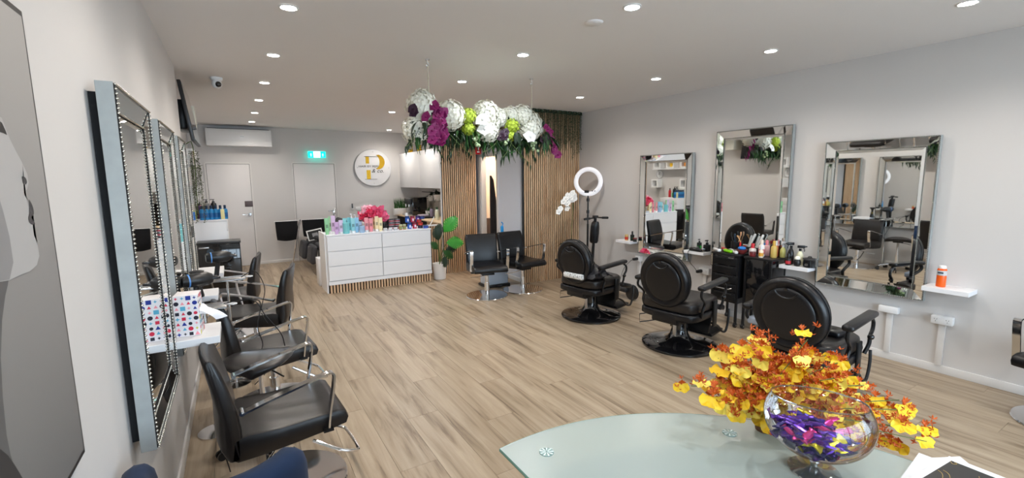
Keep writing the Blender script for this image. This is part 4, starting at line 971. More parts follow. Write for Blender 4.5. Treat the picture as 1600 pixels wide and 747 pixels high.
tag(MB().box((3.34, 9.05, KC+.045), (.16, .24, .025), .003).build('paper_stack', flatmat((206, 190, 204))), 'pale lilac papers on the black tray', 'papers')
tag(MB().tube([(2.95, 7.66, .877), (3.03, 7.66, 1.02)], .008, 8).build('white_wand', WHITEP), 'white wand leaning on the slatted divider', 'wand')
t = thing('gold_ornament', 'open gold wire ornament on top of the upper cabinets', 'ornament', (3.50, 10.1, 2.272))
MB().tube([(0, -.10, 0), (0, -.05, .34), (0, .02, .33), (0, .0, .18)], .007, 6, smooth=4).build('loop', GOLD, t); MB().box((0, .06, .045), (.08, .16, .09), .02).build('base', GOLD, t)
t = thing('gold_lamp', 'small gold ornament with chain on top of the upper cabinets', 'ornament', (3.50, 9.55, 2.272))
MB().lathe([(.05, 0), (.06, .03), (.03, .08), (.04, .14), (.01, .18)], 16).build('base', GOLD, t); MB().cyl((0, 0, .17), (0, 0, .44), .004).build('chain', GOLD, t)

# back room: dark cloak and brown cupboard
t = MB(); rings = []
for z, w, d in ((1.74, .02, .03), (1.66, .06, .05), (1.3, .10, .08), (.9, .15, .10), (.66, .17, .11)):
    rings.append([(4.02+w*1.0*(.5+.5*math.cos(2*PI*k/16))*(1+.15*math.sin(k*2.1)), 7.36-d*math.sin(2*PI*k/16)*(1+.2*math.cos(k*3)), z) for k in range(16)])
tag(t.loft(rings).build('hanging_cape', mat('cape_black', (.008, .008, .009), .9, var=.2), angle=60), 'long black cape hanging inside the narrow doorway', 'cape')
t = thing('brown_cupboard', 'dark brown low cupboard inside the back room', 'cupboard', (4.55, 7.62, 0)); MB().box((0, 0, .46), (.7, .5, .92), .004).build('body', mat('brown_laminate', srgb(74, 46, 34), .4, var=.1), t); MB().box((-.1, -.255, .46), (.4, .012, .86), .003).build('door', mat('brown_laminate'), t)
t = thing('pedal_bin', 'white pedal bin with black base behind the two salon chairs', 'bin', (3.44, 6.22, 0))
MB().box((0, 0, .20), (.38, .26, .34), .03, seg=3).build('body', mat('bin_white', srgb(206, 214, 226), .3, var=.01), t); MB().box((0, 0, .02), (.42, .30, .045), .012).build('base', BLKP, t)
MB().box((0, 0, .385), (.38, .26, .03), .012).build('lid', BLKP, t); MB().box((0, -.17, .02), (.09, .06, .015), .003).build('pedal', BLKP, t)
t = thing('blue_brush', 'bright blue handle of a brush standing by the partition wall', 'brush', (3.76, 6.50, 0))
MB().cyl((0, 0, .05), (0, 0, .90), .010).build('pole', STEEL, t); MB().box((0, 0, .84), (.05, .03, .13), .01).tube([(0, 0, .90), (.02, 0, .94), (-.01, 0, .97)], .010, 6).build('grip', flatmat((30, 150, 220)), t); MB().box((0, 0, .03), (.16, .10, .06), .01).build('head', BLKP, t)

# ================================================================ ring light, scooter, orchid by the corner
t = thing('ring_light', 'white ring light on a black pole in the right rear corner', 'ring light', (4.80, 5.56, 0))
RT = Matrix.Translation((0, 0, 1.62)) @ Euler((0, 0, R(-52))).to_matrix().to_4x4()
MB(RT).tube([(.195*math.cos(a*PI/24), 0, .195*math.sin(a*PI/24)) for a in range(48)], (.018, .036), 10, loop=True, flat=(0, 1, 0)).build('ring', mat('ring_diffuser', (.95, .95, .98), .35, emit=(.86, .86, .95), es=.12, var=0), t)
MB(RT).box((-.02, -.012, -.155), (.07, .02, .04), .003).build('phone_clamp', BLKP, t); MB(RT).box((.07, -.012, -.145), (.018, .02, .012)).build('button', BLKP, t); MB(RT).box((.11, -.012, -.145), (.018, .02, .012)).build('button', BLKP, t)
MB().cyl((0, 0, .40), (0, 0, 1.40), .012).cyl((0, 0, .40), (0, 0, .95), .016).build('pole', BLKM, t); MB().cyl((0, 0, 1.12), (0, 0, 1.17), .024).build('clamp_collar', BLKP, t); MB().cyl((0, 0, 1.31), (0, 0, 1.36), .024).build('clamp_collar', BLKP, t)
for k in range(3):
    a = 2*PI*k/3+1.0; MB().tube([(0, 0, .50), (.32*math.cos(a), .32*math.sin(a), .02)], .011, 8).build('tripod_leg', BLKM, t)
t = thing('kick_scooter', 'black electric scooter with handlebar and front bag parked behind the barber chair', 'scooter', (4.62, 5.16, 0), R(88))
MB().tube([(.0, -.20, 1.075), (0, -.12, 1.08), (0, 0, 1.09), (0, .12, 1.08), (0, .20, 1.075)], .011, 8).build('handlebar', BLKM, t)
for s in (-1, 1): MB().cyl((0, s*.12, 1.08), (0, s*.225, 1.074), .018).build('grip', BLKP, t); MB().tube([(.02, s*.11, 1.08), (.06, s*.17, 1.07)], .005, 6).build('brake_lever', STEEL, t)
MB().cyl((.02, 0, 1.09), (.10, 0, .20), .022).build('stem', BLKM, t); MB().box((.02, 0, 1.10), (.07, .07, .04), .01).build('display', BLKP, t)
MB().loft([[(.02+x_*.075+.08*0+(1.0-z)*.1, y_*.075*w, z) for x_, y_ in [(math.cos(q*PI/8)*.8, math.sin(q*PI/8)) for q in range(16)]] for z, w in ((.70, .6), (.73, .9), (.85, 1), (.95, .95), (1.01, .7), (1.03, .3))]).build('front_bag', BLK, t, angle=60)
MB().box((-.35, 0, .12), (.75, .15, .05), .015).build('deck', BLKP, t)
for x_ in (.12, -.78): MB().cyl((x_, -.022, .105), (x_, .022, .105), .105, n=28).build('wheel', BLKP, t)
t = thing('orchid_stand', 'slim black stand under the gold orchid pot', 'stand', (4.62, 5.76, 0)); MB().cyl((0, 0, .44), (0, 0, .46), .13, n=24).build('top', BLKM, t)
for k in range(3): a = 2*PI*k/3; MB().cyl((.10*math.cos(a), .10*math.sin(a), .44), (.13*math.cos(a), .13*math.sin(a), 0), .008).build('leg', BLKM, t)
t = thing('white_orchid', 'white orchid in a gold pot beside the wide slat panel', 'orchid', (4.62, 5.76, .461))
MB().lathe([(.095, 0), (.10, .004), (.115, .20), (.105, .20), (.10, .17)], 28).build('pot', mat('gold_pot', srgb(196, 164, 104), .35, metal=.6, var=.08), t)
for k in range(6):
    mb = MB(); leaf_mesh(mb, rotm(k*1.05, R(-22)), .25, .075, .15, .55, 6); mb.build('leaf', LEAFD, t, (0, 0, .18), angle=60)
for k, (dx, dz) in enumerate(((-.16, 0), (.03, .04))):
    pts = [(0, .0, .18), (.03, 0, .60), (.02, -.02, .88+dz), (-.06+dx*.3, -.04, .93+dz), (-.18+dx, -.06, .72+dz)]
    st = MB().tube(pts, .0045, 6, smooth=5).build('flower_stem', STEM, t); P = catmull([Vector(p) for p in pts[2:]], 4)
    for j, p in enumerate(P): put(OWm, 'blossom', st, p+Vector((rnd.uniform(-.02, .02), -.03, rnd.uniform(-.03, .03))), (R(72), rnd.uniform(-.4, .4), -.5+rnd.uniform(-.5, .5)), .95)

# ================================================================ right wall: outlets, shelf goods, trolleys
def outlet(label, y0, y1, z0, z1, cond, d=.055, sockets=True):
    t = thing('power_outlet', label, 'power outlet', (XR, (y0+y1)/2, (z0+z1)/2)); w, h = y1-y0, z1-z0
    MB().box((-d/2, 0, 0), (d, w, h), .006).build('housing', WHITEP, t)
    if cond: MB().box((-.014, cond-(y0+y1)/2, -(z0+z1)/2+(z0+.07)/2), (.024, .045, z0-.07), .002).build('cable_duct', TRIM, t)
    if sockets:
        for s in (-1, 1):
            for a, b, r_ in ((-.008, .008, .5), (.008, .008, -.5), (0, -.010, 0)): MB().box((-d-.0005, s*w*.27+a, b), (.002, .0025, .009), rot=(r_, 0, 0)).build('socket_slot', flatmat((60, 60, 64)), t)
            MB().box((-d-.002, s*w*.10, h*.30), (.004, .012, .008), .001).build('rocker', WHITEP, t)
    return t
outlet('plain white wall box with cable duct under the largest mirror', 1.575, 1.72, .44, .50, 1.64, sockets=False)
outlet('white double power outlet with cable duct, below the shelf with the orange can', 1.21, 1.35, .43, .50, 1.28)
outlet('white power outlet with a black plug between middle barber chair and tool trolley', 3.48, 3.62, .46, .54, 3.55)
outlet('narrow white wall duct with plug beside the farthest barber chair', 4.60, 4.70, .46, .54, 4.65, sockets=False)
def plug(label, x, y, z): tag(MB().cyl((x+.06, y, z), (x+.02, y, z), .022).box((x, y, z), (.05, .036, .036), .008).build('power_plug', BLKP), label, 'plug')
plug('black plug in the outlet beside the tool trolley', XR-.12, 3.58, .50); plug('black plug in the wall duct beside the farthest barber chair', XR-.12, 4.65, .50)
cable('black cord hanging from the shelf clipper to the outlet beside the trolley', [(4.84, 3.64, .785), (4.80, 3.66, .74), (4.82, 3.64, .62), (4.86, 3.60, .55), (XR-.14, 3.58, .50)], .0035)
cable('black cord looping from the wall duct behind the farthest barber chair', [(XR-.14, 4.65, .50), (4.78, 4.62, .48), (4.66, 4.62, .38), (4.62, 4.66, .15), (4.70, 4.74, .012)], .0035)
cable('black cord of the wax heater hanging beside the largest mirror', [(4.95, 2.31, .80), (4.985, 2.285, .79), (4.99, 2.275, .65), (4.985, 2.272, .55), (5.0, 2.30, .42)], .0035)
S_ = SZ+.001
def ry(px, py, x): return at(px, py, 0, x).y
x = 4.90
jar('styling_jar', 'amber jar with red label at the left of the shelf near the ring light', 'jar', (x, ry(979, 370, x), S_), (190, 140, 70), .05, .085, lid=(200, 170, 110), lab=(190, 40, 30))
pump_bottle('shelf_bottle', 'small black bottle on the shelf nearest the ring light', 'bottle', (x+.02, ry(988, 370, x+.02), S_), (22, 24, 24), .05, .09, pump=False, sq=True, lab=(60, 100, 60))
jar('styling_jar', 'dark red and green jar lying at the right of the shelf near the ring light', 'jar', (x-.02, ry(992, 376, x-.02)+.0, S_), (40, 44, 40), .055, .055, lid=(120, 30, 30))
x = 4.94
pump_bottle('shelf_bottle', 'black bottle with green label at the left of the shelf before the tall mirror', 'bottle', (x, ry(1093, 375, x), S_), (18, 20, 20), .05, .10, sq=True, lab=(50, 190, 70), ch=.045)
pump_bottle('shelf_bottle', 'square black pump bottle beside the green labelled bottle', 'bottle', (x, ry(1105, 378, x), S_), (20, 20, 22), .075, .085, sq=True, ch=.06)
t = thing('hair_clipper_dock', 'black and silver hair clipper lying on the shelf before the tall mirror', 'hair clipper', (4.86, 3.58, S_))
MB().box((0, 0, .02), (.09, .17, .04), .015, seg=3).build('body', BLKP, t); MB().box((0, .03, .048), (.05, .09, .02), .008).build('handle', STEEL, t); MB().box((0, -.09, .03), (.05, .03, .03), .004).build('blade', CHROME, t)
# wax shelf
x = 4.90
spray_bottle('mister_bottle', 'tall black mist spray bottle on the shelf between the two big mirrors', 'bottle', (x+.02, ry(1236, 392, x+.02), S_), (20, 18, 20), .058, .17, rz=R(150))
pump_bottle('shelf_bottle', 'small black bottle with red label in front of the tall mist bottle', 'bottle', (x-.05, ry(1232, 402, x-.05), S_), (24, 20, 22), .052, .075, cap=(20, 20, 22), lab=(190, 50, 60), pump=False)
spray_bottle('water_spray', 'clear pale yellow bottle with black trigger head', 'bottle', (x+.05, ry(1250, 396, x+.05), S_), (226, 222, 190), .062, .145, rz=R(-60))
t = thing('cotton_holder', 'round black and white container between spray bottle and wax heater', 'container', (x-.04, ry(1246, 405, x-.04), S_)); MB().lathe([(.02, 0), (.034, .02), (.034, .05), (.024, .07)], 18).build('body', BLKP, t); MB().ball((0, 0, .08), .026, 10, 8).build('cotton', PETW, t)
t = thing('wax_heater', 'round black wax heater with lid on the shelf beside the largest mirror', 'wax heater', (x, ry(1266, 405, x)+.005, S_)); MB().lathe([(.052, 0), (.056, .004), (.056, .075), (.06, .08)], 28).build('body', BLKG, t); MB().lathe([(.062, .08), (.058, .09), (.02, .098), (.012, .112), (.001, .114)], 24).build('lid', BLKP, t); MB().cyl((-.057, 0, .03), (-.066, 0, .03), .014).build('dial', STEEL, t)
t = aerosol('orange_can', 'bright orange spray can with white cap on the rightmost wall shelf', 'can', (4.91, 1.295, S_), (236, 96, 22), .062, .165, lab=(196, 196, 196))
MB().box((-.0325, .0, .118), (.002, .036, .010)).build('dark_print', flatmat((40, 50, 70)), t)

# tool trolleys
def trolley(name, label, x0, x1, y0, y1, zt, zb, drawers):
    t = thing(name, label, 'trolley', ((x0+x1)/2, (y0+y1)/2, 0), 0, 'black metal tool trolleys'); w, d = x1-x0, y1-y0
    MB().box((0, 0, (zt+zb)/2-.01), (w-.03, d-.02, zt-zb-.02), .004).build('cabinet', BLKG, t)
    MB().box((0, 0, zt-.012), (w, d, .024), .006).build('top_tray', BLKP, t)
    if drawers:
        n = 5; hh = (zt-zb-.06)/n
        for k in range(n):
            o = MB().box((-w/2+.008, 0, zb+.02+hh*(k+.5)), (.018, d-.05, hh-.012), .004).build('drawer', BLKM, t)
            MB().box((-w/2-.008, 0, zb+.02+hh*(k+.82)), (.014, d*.62, .010), .003).build('drawer_lip', BLKP, o)
        MB().box((-w/2-.002, -d*.22, zt-.05), (.004, .06, .012)).build('badge', STEEL, t)
        MB().tube([(-w/2-.002, -.10, zb+.17), (-w/2-.03, -.08, zb+.16), (-w/2-.03, .08, zb+.16), (-w/2-.002, .10, zb+.17)], .005, 6).build('chain_handle', STEEL, t)
    for sx in (-1, 1):
        for sy in (-1, 1):
            px_, py_ = sx*(w/2-.02), sy*(d/2-.02)
            MB().box((px_, py_, (zt+.05)/2-.01), (.022, .022, zt-.07)).build('leg', BLKM, t)
            c = MB().box((px_, py_, .05), (.03, .024, .025), .004).build('castor', BLKP, t)
            MB().cyl((px_-.0, py_-.012, .026), (px_, py_+.012, .026), .026, n=16).build('castor_wheel', BLKP, c); MB().cyl((px_, py_-.014, .026), (px_, py_+.014, .026), .012, n=12).build('wheel_hub', CHROME, c)
    return t
TZ = .828
trolley('tool_trolley', 'black tool trolley with five drawers standing before the tall mirror', 4.66, 5.005, 2.895, 3.235, TZ, .27, True)
trolley('tool_trolley', 'second plain black trolley right of the one with drawers', 4.70, 5.0, 2.56, 2.87, TZ-.01, .30, False)
TT_ = TZ+.001
def clipper(label, x, y, c, rz):
    t = thing('hair_clipper', label, 'hair clipper', (x, y, TT_), rz)
    MB().box((0, 0, .018), (.13, .04, .034), .012, seg=3).build('body', flatmat(c), t); MB().box((.075, 0, .02), (.02, .036, .016), .002).build('blade', STEEL, t); MB().box((-.02, 0, .036), (.05, .014, .006), .002).build('switch', BLKP, t)
clipper('white hair clipper at the left front of the drawer trolley', 4.70, 3.19, (226, 226, 226), 1.0)
clipper('bright green hair clipper on the drawer trolley', 4.71, 3.06, (140, 220, 30), 1.2)
clipper('red hair clipper behind the white one on the drawer trolley', 4.80, 3.17, (190, 40, 40), .8)
clipper('silver white trimmer right of the green clipper', 4.71, 2.985, (210, 210, 206), .9); clipper('pale grey trimmer at the front edge of the drawer trolley', 4.77, 3.03, (190, 190, 186), 1.3)
t = thing('tool_jar', 'black cup holding combs, brushes and red scissors on the drawer trolley', 'cup', (4.94, 3.12, TT_))
MB().lathe([(.045, 0), (.05, .004), (.052, .10), (.047, .10), (.044, .01)], 22).build('cup', BLKP, t)
for k, (dx, dy, h, c) in enumerate(((-.02, .02, .17, (24, 24, 26)), (.02, .01, .20, (30, 30, 32)), (0, -.03, .18, (200, 150, 110)), (.02, -.02, .15, (26, 26, 28)), (-.03, -.01, .16, (40, 60, 80)))):
    MB().cyl((dx*.5, dy*.5, .02), (dx*1.8, dy*1.8, h), .006).box((dx*1.9, dy*1.9, h+.015), (.02, .012, .045), .004).build('comb', flatmat(c), t)
t = thing('red_scissors', 'red handled scissors standing upright on the drawer trolley', 'scissors', (4.87, 3.02, TT_)); MB().box((0, 0, .055), (.018, .018, .11), .006).build('handle', flatmat((214, 40, 34)), t); MB().tube([(0, 0, .11), (.0, .02, .15), (0, .045, .18), (0, .02, .17)], .006, 6, smooth=3).build('finger_loop', flatmat((206, 160, 110)), t)
for k, (y, nm) in enumerate(((2.93, 'left'), (2.84, 'right'))):
    t = thing('hair_straightener', 'pale grey hair straightener standing upright, %s of the pair' % nm, 'hair straightener', (4.93, y+.01, TT_), 0, 'two pale straighteners on the trolleys')
    MB().box((0, -.012, .11), (.02, .022, .22), .005, rot=(R(22), 0, 0)).build('arm', flatmat((216, 218, 214)), t); MB().box((0, .010, .10), (.018, .02, .19), .005, rot=(R(14), 0, 0)).build('arm', flatmat((180, 182, 180)), t)
    MB().box((0, .02, .03), (.05, .06, .06), .008).build('stand', BLKP, t)
for k in range(7):
    x_, y_ = 4.72+.033*(k % 3), 3.09+.033*(k//3)+.01*(k % 2)
    tag(MB().cyl((x_+.12, y_, TT_+.012), (x_+.12, y_+.03, TT_+.012), .011).build('hair_roller', BLKP), 'small black roller lying in the clutter on the drawer trolley', 'roller', 'rollers on the drawer trolley')
t = thing('brush_bowl', 'dark red bowl with bright blue sponge on the trolley', 'bowl', (4.75, 2.925, TT_)); MB().lathe([(.03, 0), (.05, .02), (.056, .05), (.05, .05), (.03, .01)], 22).build('bowl', flatmat((110, 40, 40)), t); MB().ball((0, 0, .062), (.042, .042, .022), 14, 8).build('sponge', flatmat((40, 120, 200)), t)
tt = TZ-.008
def bt(px, py, x): return ry(px, py, x)
for nm, xx, yy, c, w, h, cap, lab in (('white squeeze bottle with red nozzle', 4.78, 2.82, (226, 220, 216), .07, .085, (200, 40, 50), (214, 190, 190)), ('tall white lotion bottle with cream cap', 4.82, 2.745, (232, 226, 220), .062, .13, (230, 214, 196), (200, 120, 120)),
        ('pink and white lotion bottle', 4.90, 2.735, (226, 180, 180), .06, .12, (226, 130, 140), None), ('small white cream bottle at the front of the plain trolley', 4.735, 2.70, (236, 222, 200), .045, .085, (226, 226, 226), (220, 160, 60)),
        ('gold capped perfume bottle', 4.84, 2.625, (206, 176, 96), .06, .13, (200, 160, 70), None), ('orange cologne bottle', 4.93, 2.65, (200, 110, 70), .045, .12, (226, 226, 226), None)):
    pump_bottle('lotion_bottle', nm+' on the plain black trolley', 'bottle', (xx, yy, tt), c, w, h, cap=cap, pump=False, lab=lab)
spray_bottle('glass_mister', 'clear yellow green glass spray bottle on the plain trolley beside the tall mirror', 'bottle', (4.93, 2.58, tt), (190, 186, 110), .055, .11, head=(210, 210, 212))
jar('dark_red_jar', 'dark red glass jar at the near corner of the plain trolley', 'jar', (4.735, 2.79, tt), (120, 40, 44), .06, .05, lid=(90, 30, 34))

# cape and towel on the farthest barber chair
rings = []; rn = random.Random(11)
for k in range(9):
    u = k/8; c = Vector((3.36+.30*u, 3.90-.02*u, .56+.045*math.sin(PI*u)))
    rings.append([c+Vector(((.02*math.cos(2*PI*j/14)), (.10+.03*math.sin(3*u))*math.cos(2*PI*j/14)*(1+.25*math.sin(j*2+k)), (.075*math.sin(PI*min(.98, u+.08)))*math.sin(2*PI*j/14)*(1+.25*math.cos(j*3+k)))) for j in range(14)])
MBc = MB(); MBc.loft(rings); tag(MBc.build('barber_cape', mat('cape_nylon', (.010, .010, .014), .45, var=.3, bump=.3), angle=60), 'crumpled black cape lying on the arm of the farthest barber chair', 'cape')
PT = mat('patterned_cloth', srgb(214, 216, 214), .8, var=0)
nt = PT.node_tree; w_ = nt.nodes.new('ShaderNodeTexVoronoi'); w_.inputs['Scale'].default_value = 60; cr = nt.nodes.new('ShaderNodeValToRGB'); cr.color_ramp.elements[0].position = .25; cr.color_ramp.elements[0].color = (.02, .02, .02, 1); cr.color_ramp.elements[1].position = .35; cr.color_ramp.elements[1].color = (.75, .76, .75, 1)
tc = nt.nodes.new('ShaderNodeTexCoord'); nt.links.new(tc.outputs['Object'], w_.inputs['Vector']); nt.links.new(w_.outputs['Distance'], cr.inputs[0]); nt.links.new(cr.outputs[0], nt.nodes['Principled BSDF'].inputs['Base Color'])
tag(MB().box((3.33, 4.08, .55), (.09, .30, .07), .025, rot=(0, 0, R(9)), seg=3).build('patterned_towel', PT, angle=60), 'black and white patterned towel under the back of the farthest barber chair', 'towel')
tag(MB().box((3.46, 1.93, .565), (.20, .14, .06), .02, rot=(0, 0, 0), seg=3).build('folded_towel', mat('grey_towel', srgb(160, 170, 186), .9, var=.1, bump=.3, scale=40), angle=60), 'folded grey towel on the seat of the nearest barber chair', 'towel')
t = thing('seat_booster', 'small black rounded pad on the seat of the nearest barber chair', 'pad', (3.66, 1.52, .53)); MB().box((0, 0, .022), (.16, .14, .045), .02, seg=3).build('pad', BLK, t, angle=60)

# ================================================================ left wall: poster, tissue box, dryers
t = thing('portrait_poster', 'large framed black and white portrait poster of a woman in profile', 'poster', (XL, .62, 1.5))
PX = .022
Y1, Z0, Z1, Y0 = 1.447, 1.022, 2.052, -.25
MB().box((.010, (Y1+Y0)/2-.62, (Z0+Z1)/2-1.5), (.018, Y1-Y0, Z1-Z0)).build('frame', BLKP, t)
PG = mat('poster_print_grey', srgb(150, 148, 146), .5, var=.05, scale=3)
nt = PG.node_tree; tc = nt.nodes.new('ShaderNodeTexCoord'); sp = nt.nodes.new('ShaderNodeSeparateXYZ'); mr = nt.nodes.new('ShaderNodeMapRange'); mr.inputs['From Min'].default_value = -.52; mr.inputs['From Max'].default_value = .55; cr = nt.nodes.new('ShaderNodeValToRGB')
cr.color_ramp.elements[0].color = (*srgb(104, 102, 102), 1); cr.color_ramp.elements[1].color = (*srgb(172, 168, 164), 1); nt.links.new(tc.outputs['Object'], sp.inputs[0]); nt.links.new(sp.outputs['Z'], mr.inputs['Value']); nt.links.new(mr.outputs['Result'], cr.inputs[0]); nt.links.new(cr.outputs[0], nt.nodes['Principled BSDF'].inputs['Base Color'])
MB().box((.0195, (Y1+Y0)/2-.62, (Z0+Z1)/2-1.5), (.003, Y1-Y0-.028, Z1-Z0-.028)).build('print', PG, t)
def flatpoly(pts, lift, m, nm):
    mb = MB(); P = [at(a, b, 0, XL+PX) for a, b in pts]; mb.bm.faces.new([mb.bm.verts.new((PX+lift, p.y-.62, p.z-1.5)) for p in P]); bmesh.ops.triangulate(mb.bm, faces=mb.bm.faces[:]); bmesh.ops.recalc_face_normals(mb.bm, faces=mb.bm.faces[:])
    mb.bm.normal_update(); bmesh.ops.reverse_faces(mb.bm, faces=[f for f in mb.bm.faces if f.normal.x < 0])
    mb.norec = 1; o = mb.build(nm, m, t); o.data.shade_flat(); return o
def sm(pts, k=4):
    P = catmull([Vector((a, b, 0)) for a, b in pts], k, True); return [(p.x, p.y) for p in P]
NK = [(-60, 430), (0, 436), (14, 436), (9, 460), (3, 500), (1, 560), (4, 620), (10, 680), (22, 725), (40, 790), (-60, 790)]
def strip(pts, lift, c, nm):
    P = [at(a, b, 0, XL+PX) for a, b in pts]; P = [p for p in P if p.z > Z0+.016]
    mb = MB(); mb.norec = 1
    for p, q in zip(P, P[1:]): mb.quad(*[(PX+lift, y-.62, z-1.5) for y, z in ((p.y-.4, p.z), (q.y-.4, q.z), (q.y, q.z), (p.y, p.z))])
    mb.build(nm, flatmat(c, .5), t).data.shade_flat()
strip([(14, 430), (12, 445), (8, 462), (3, 500), (1, 560), (4, 620), (10, 680), (16, 710), (22, 730), (30, 745), (38, 765)], .0003, (92, 91, 91), 'printed_neck')
strip([(-12, 696), (0, 702), (12, 712), (22, 726), (34, 746), (44, 770)], .0005, (52, 51, 52), 'printed_hair')
FACE = [(-70, 150), (-20, 172), (2, 184), (9, 203), (15, 218), (24, 236), (34, 254), (42, 272), (44, 285), (42, 295), (37, 303), (41, 311), (49, 322), (52, 336), (50, 346), (54, 356), (52, 366), (58, 382), (61, 400), (57, 414), (46, 424), (30, 430), (14, 438), (-10, 442), (-70, 430)]
flatpoly(FACE, .0006, flatmat((176, 174, 173), .5), 'printed_face')
flatpoly([(-70, 250), (-30, 262), (-8, 290), (4, 330), (14, 370), (20, 410), (14, 437), (-10, 441), (-70, 429)], .0008, flatmat((140, 138, 138), .5), 'printed_cheek')
flatpoly(sm([(44, 312), (50, 322), (52, 334), (48, 340), (54, 350), (47, 350), (43, 342), (45, 330)]), .0010, flatmat((70, 68, 70), .5), 'printed_lips')
flatpoly(sm([(33, 276), (39, 278), (41, 286), (36, 288)]), .0010, flatmat((60, 58, 60), .5), 'printed_nostril')
flatpoly([(-10, 186), (-3, 188), (2, 192), (8, 205), (10, 211), (4, 208), (-10, 204)], .0010, flatmat((44, 42, 44), .5), 'printed_lashes')

# tissue box on its end
t = thing('tissue_box', 'white tissue box with colourful printed shapes on the nearest left shelf', 'tissue box', (-.248, 2.86, SL+.001), R(-6))
BXW, BXD, BXH = .105, .115, .215
MB().box((0, 0, BXH/2), (BXW, BXD, BXH), .001).build('carton', mat('tissue_white', srgb(232, 228, 230), .6, var=.01), t)
rn = random.Random(21); TC = [(206, 40, 70), (30, 50, 140), (214, 210, 80), (240, 150, 160), (90, 170, 200), (24, 24, 40)]
def motif(P, u, v, s, c, kind):
    m_ = flatmat(c, .6); mb = MB(); mb.norec = 1
    if kind == 0: pts = [(s*math.cos(q*PI/6), s*math.sin(q*PI/6)) for q in range(12)]
    elif kind == 1: pts = [(-s, -s*.8), (s, -s*.8), (0, s)]
    elif kind == 2: pts = [(-s, -s), (s, -s), (s, s), (-s, s)]
    else: pts = [(-s, 0), (-s*.3, s*.3), (0, s), (s*.3, s*.3), (s, 0), (s*.3, -s*.3), (0, -s), (-s*.3, -s*.3)]
    vs = [mb.bm.verts.new(P(u+a, v+b)) for a, b in pts]; mb.bm.faces.new(vs); mb.build('printed_shape', m_, t)
faces_ = ((lambda u, v: (u, -BXD/2-.0006, v), BXW), (lambda u, v: (BXW/2+.0006, u, v), BXD))
for P, wf_ in faces_:
    for r__ in range(8):
        for c__ in range(4):
            motif(P, -wf_/2+wf_*(c__+.5)/4, BXH*(r__+.5)/8, .0085 if (r__+c__) % 3 else .011, TC[rn.randrange(6)], rn.randrange(4))
mb = MB(); n = 11; G = []
for i_ in range(n):
    u = i_/(n-1); G.append([Vector((BXW/2+.13*u*(1-.5*abs(v)), .045*v*(1-.75*u)+.004*math.sin(9*u+v*6), .13+.010*v-.02*u-.04*u*u+.02*math.cos(v*5)*(1-u))) for v in (-1, -.6, -.2, .2, .6, 1)])
mb.loft(G, closed=False, cap=False); mb.build('tissue', mat('tissue_paper', srgb(244, 242, 246), .8, var=.02), t, angle=80)

# styling tools around the left shelves
t = thing('curling_stand', 'black hourglass shaped tool standing past the tissue box', 'styling tool', (-.26, 3.76, SL+.001)); MB().lathe([(.032, 0), (.034, .01), (.020, .08), (.016, .12), (.022, .15), (.042, .17), (.045, .18), (.03, .185)], 18).build('body', BLKP, t); MB().lathe([(.0205, .07), (.0205, .085)], 18, cap=False).build('gold_band', GOLD, t)
def dryer(label, x, y, z, rz):
    t = thing('hair_dryer', label, 'hair dryer', (x, y, z), rz, 'black hair dryers on the left')
    MB().lathe([(.03, -.09), (.038, -.08), (.046, -.02), (.046, .05), (.03, .08), (.01, .09)], 22).build('barrel', BLKP, t)
    for o in kids(t): o.rotation_euler = (0, R(90), 0); o.location = (0, 0, .10)
    MB().tube([(-.01, 0, .06), (-.02, 0, -.0), (-.03, 0, -.06)], (.020, .016), 10).build('handle', BLKP, t)
    MB().box((.095, 0, .10), (.05, .07, .016), .004).build('nozzle', BLKP, t); MB().lathe([(.043, -.004), (.043, .004)], 22).build('blue_ring', flatmat((90, 150, 220)), t)
    kids(t)[-1].rotation_euler = (0, R(90), 0); kids(t)[-1].location = (-.055, 0, .10)
    return t
def tool_stand(label, x, y, z, rz):
    t = thing('tool_stand', label, 'stand', (x, y, 0), rz, 'chrome tool tray stands')
    MB().box((0, 0, z-.006), (.26, .14, .008), .003).build('tray', STEEL, t); MB().tube([(-.13, -.07, z), (.13, -.07, z), (.13, .07, z), (-.13, .07, z)], .005, 6, loop=True).build('tray_rim', CHROME, t)
    MB().cyl((0, 0, .02), (0, 0, z-.01), .009).build('post', CHROME, t); MB().lathe([(.001, 0), (.11, 0), (.11, .008), (.02, .02), (.001, .02)], 28).build('foot', CHROME, t)
    MB().tube([(.13, 0, z), (.16, .02, z), (.18, 0, z), (.16, -.02, z)], .006, 6, loop=True).build('ring_holder', WHITEP, t)
    return t
tool_stand('chrome tool tray between the saddle stool and the nearest left shelf', -.22, 3.52, .87, R(-4)); dryer('black hair dryer on the nearer chrome tray, behind the tissue box', -.24, 3.53, .952, R(20))
tool_stand('farther chrome tool tray beyond the second left shelf', -.10, 4.30, .90, R(2)); dryer('black hair dryer on the farther chrome tray', -.14, 4.31, .982, R(10))
cable('black cord dropping from the nearer tray past the second chair', [(-.09, 3.50, .885), (.06, 3.42, .90), (.10, 3.50, .84), (.07, 3.46, .70), (.09, 3.44, .58), (.06, 3.40, .52)], .0035)
cable('second black cord looping from the nearer tray towards the floor', [(-.11, 3.48, .885), (.05, 3.33, .92), (.12, 3.33, .80), (.20, 3.36, .66), (.22, 3.38, .56)], .0035)
cable('black cord hanging under the nearest left shelf to the floor', [(-.20, 2.98, .845), (-.21, 3.02, .70), (-.17, 3.00, .55), (-.19, 2.96, .35), (-.14, 2.94, .012)], .0035)
cable('black cord from the farther tray down beside the third chair', [(.0, 4.27, .905), (.10, 4.24, .95), (.16, 4.22, .80), (.12, 4.20, .62), (.16, 4.22, .50)], .0035)

